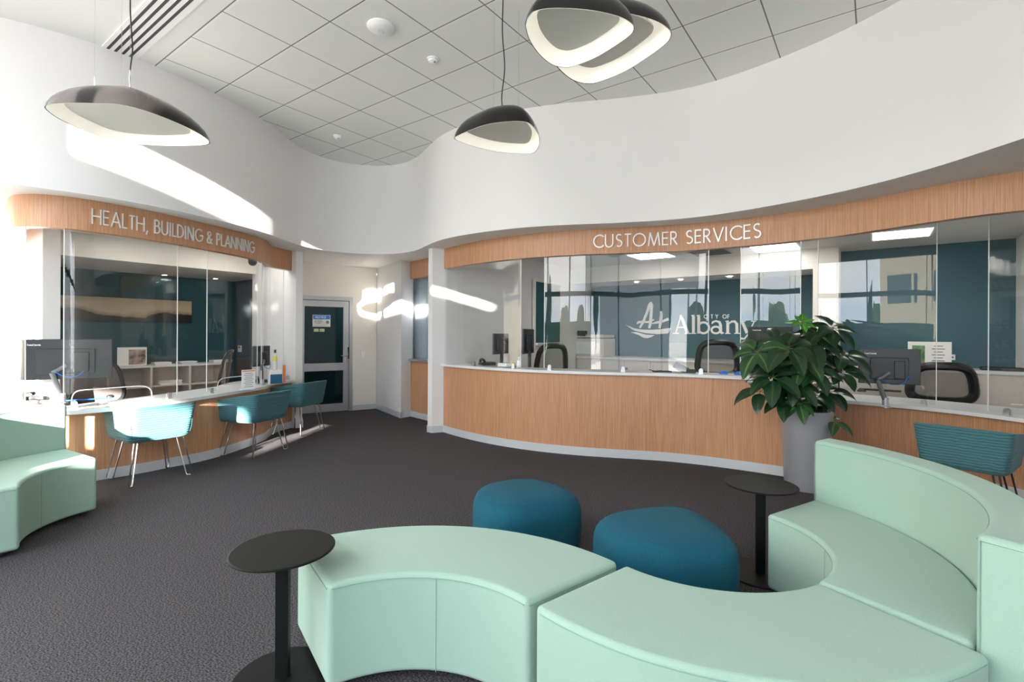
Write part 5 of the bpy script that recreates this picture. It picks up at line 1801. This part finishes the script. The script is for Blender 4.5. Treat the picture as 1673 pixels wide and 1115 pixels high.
mbb = MB().add([board_pt(a_, b_, 8.0) for a_, b_ in prof] + [board_pt(a_, b_, 8.1) for a_, b_ in prof],
    [tuple(x_) for x_ in tris] + [tuple(i + n_ for i in x_) for x_ in tris] + [(i, (i + 1) % n_, (i + 1) % n_ + n_, i + n_) for i in range(n_)])
rel(obj('panel', mbb, M_grey_ext), t)
for s_ in (-0.1, 0.4):
    rel(obj('post', MB().tube([board_pt(s_, -0.12, 8.15), board_pt(s_, 5.0, 8.15)], 0.05, 8), M_grey, smooth=True), t)
t = thing('cream_building', 'cream rendered building outside, beyond the glazing on the left', 'building', (-17, -2, -0.12))
rel(obj('wall', MB().prism([(-16, -6.5), (-16, 3.0), (-24, 3.0), (-24, -6.5)], -0.12, 7.5), M_cream_ext), t)
for k in range(3):
    rel(obj('window', MB().box((-15.98, -5 + k * 3, 3.6), (0.06, 1.1, 1.3)), M_extglass), t)
def blob(name, label, cat, c_, r, m, sq=1.0, seed=0, kind='tree'):
    bm_ = bmesh.new()
    bmesh.ops.create_icosphere(bm_, subdivisions=4, radius=1)
    rn = random.Random(seed)
    offs = [Vector((rn.uniform(-9, 9), rn.uniform(-9, 9), rn.uniform(-9, 9))) for _ in range(3)]
    from mathutils import noise
    for v in bm_.verts:
        k_ = 1 + 0.22 * noise.noise(v.co * 2.2 + offs[0]) + 0.10 * noise.noise(v.co * 6 + offs[1])
        v.co = Vector((v.co.x * r[0] * k_, v.co.y * r[1] * k_, v.co.z * r[2] * k_))
    me = bpy.data.meshes.new('crown')
    bm_.to_mesh(me)
    bm_.free()
    me.materials.append(m)
    t_ = thing(name, label, cat, (c_[0], c_[1], -0.12))
    o_ = bpy.data.objects.new('crown', me)
    C.objects.link(o_)
    o_.parent = t_
    o_.location = (0, 0, c_[2] + 0.12)
    obj('trunk', MB().tube([(0, 0, 0), (0, 0, c_[2] + 0.12)], 0.10, 8), M_stem, t_)
    return t_
cn = thing('sun_block_canopy', 'grey canopy added outside above the glazing to cut the sun', 'canopy', OUT(-3, 0.6, 3.8))  # unseen canopy added to trim the sun streak on the fin wall
rel(obj('sun_block_slab', MB().prism([tuple(OUT(-4.4, 0.12).xy), tuple(OUT(1.9, 0.12).xy), tuple(OUT(1.9, 1.0).xy), tuple(OUT(-4.4, 1.0).xy)], 3.80, 4.35), M_grey_ext), cn)
k = 0
for x_, y_ in ((-30, -16), (-26, -20), (-22, -24), (-18, -27), (-13, -30), (-9, -31), (-4, -33), (1, -34), (6, -33), (11, -33), (16, -31), (-31, -11), (-33, -8)):
    tall = k % 3 == 1
    hgt = 5.2 if tall else 3.2
    r = (0.8, 0.8, 2.6) if tall else (1.5, 1.5, 1.6)
    blob('cypress_tree' if tall else 'broad_tree', ('tall narrow' if tall else 'low round') + ' dark tree far outside the glazing', 'tree', (x_, y_, hgt - r[2] * 0.5), r, M_cypress if tall else M_hedge, seed=20 + k)['group'] = 'distant trees outside'
    k += 1
hc = outbox('hedge', 0.4, 7.5, 4.0, 4.6, -0.12, 1.86, 0)  # unseen hedge added to stop the sun below its top edge
tag(obj('sun_block_hedge', hc, M_hedge), 'low clipped hedge added outside along the glazing to block low sun', 'hedge')
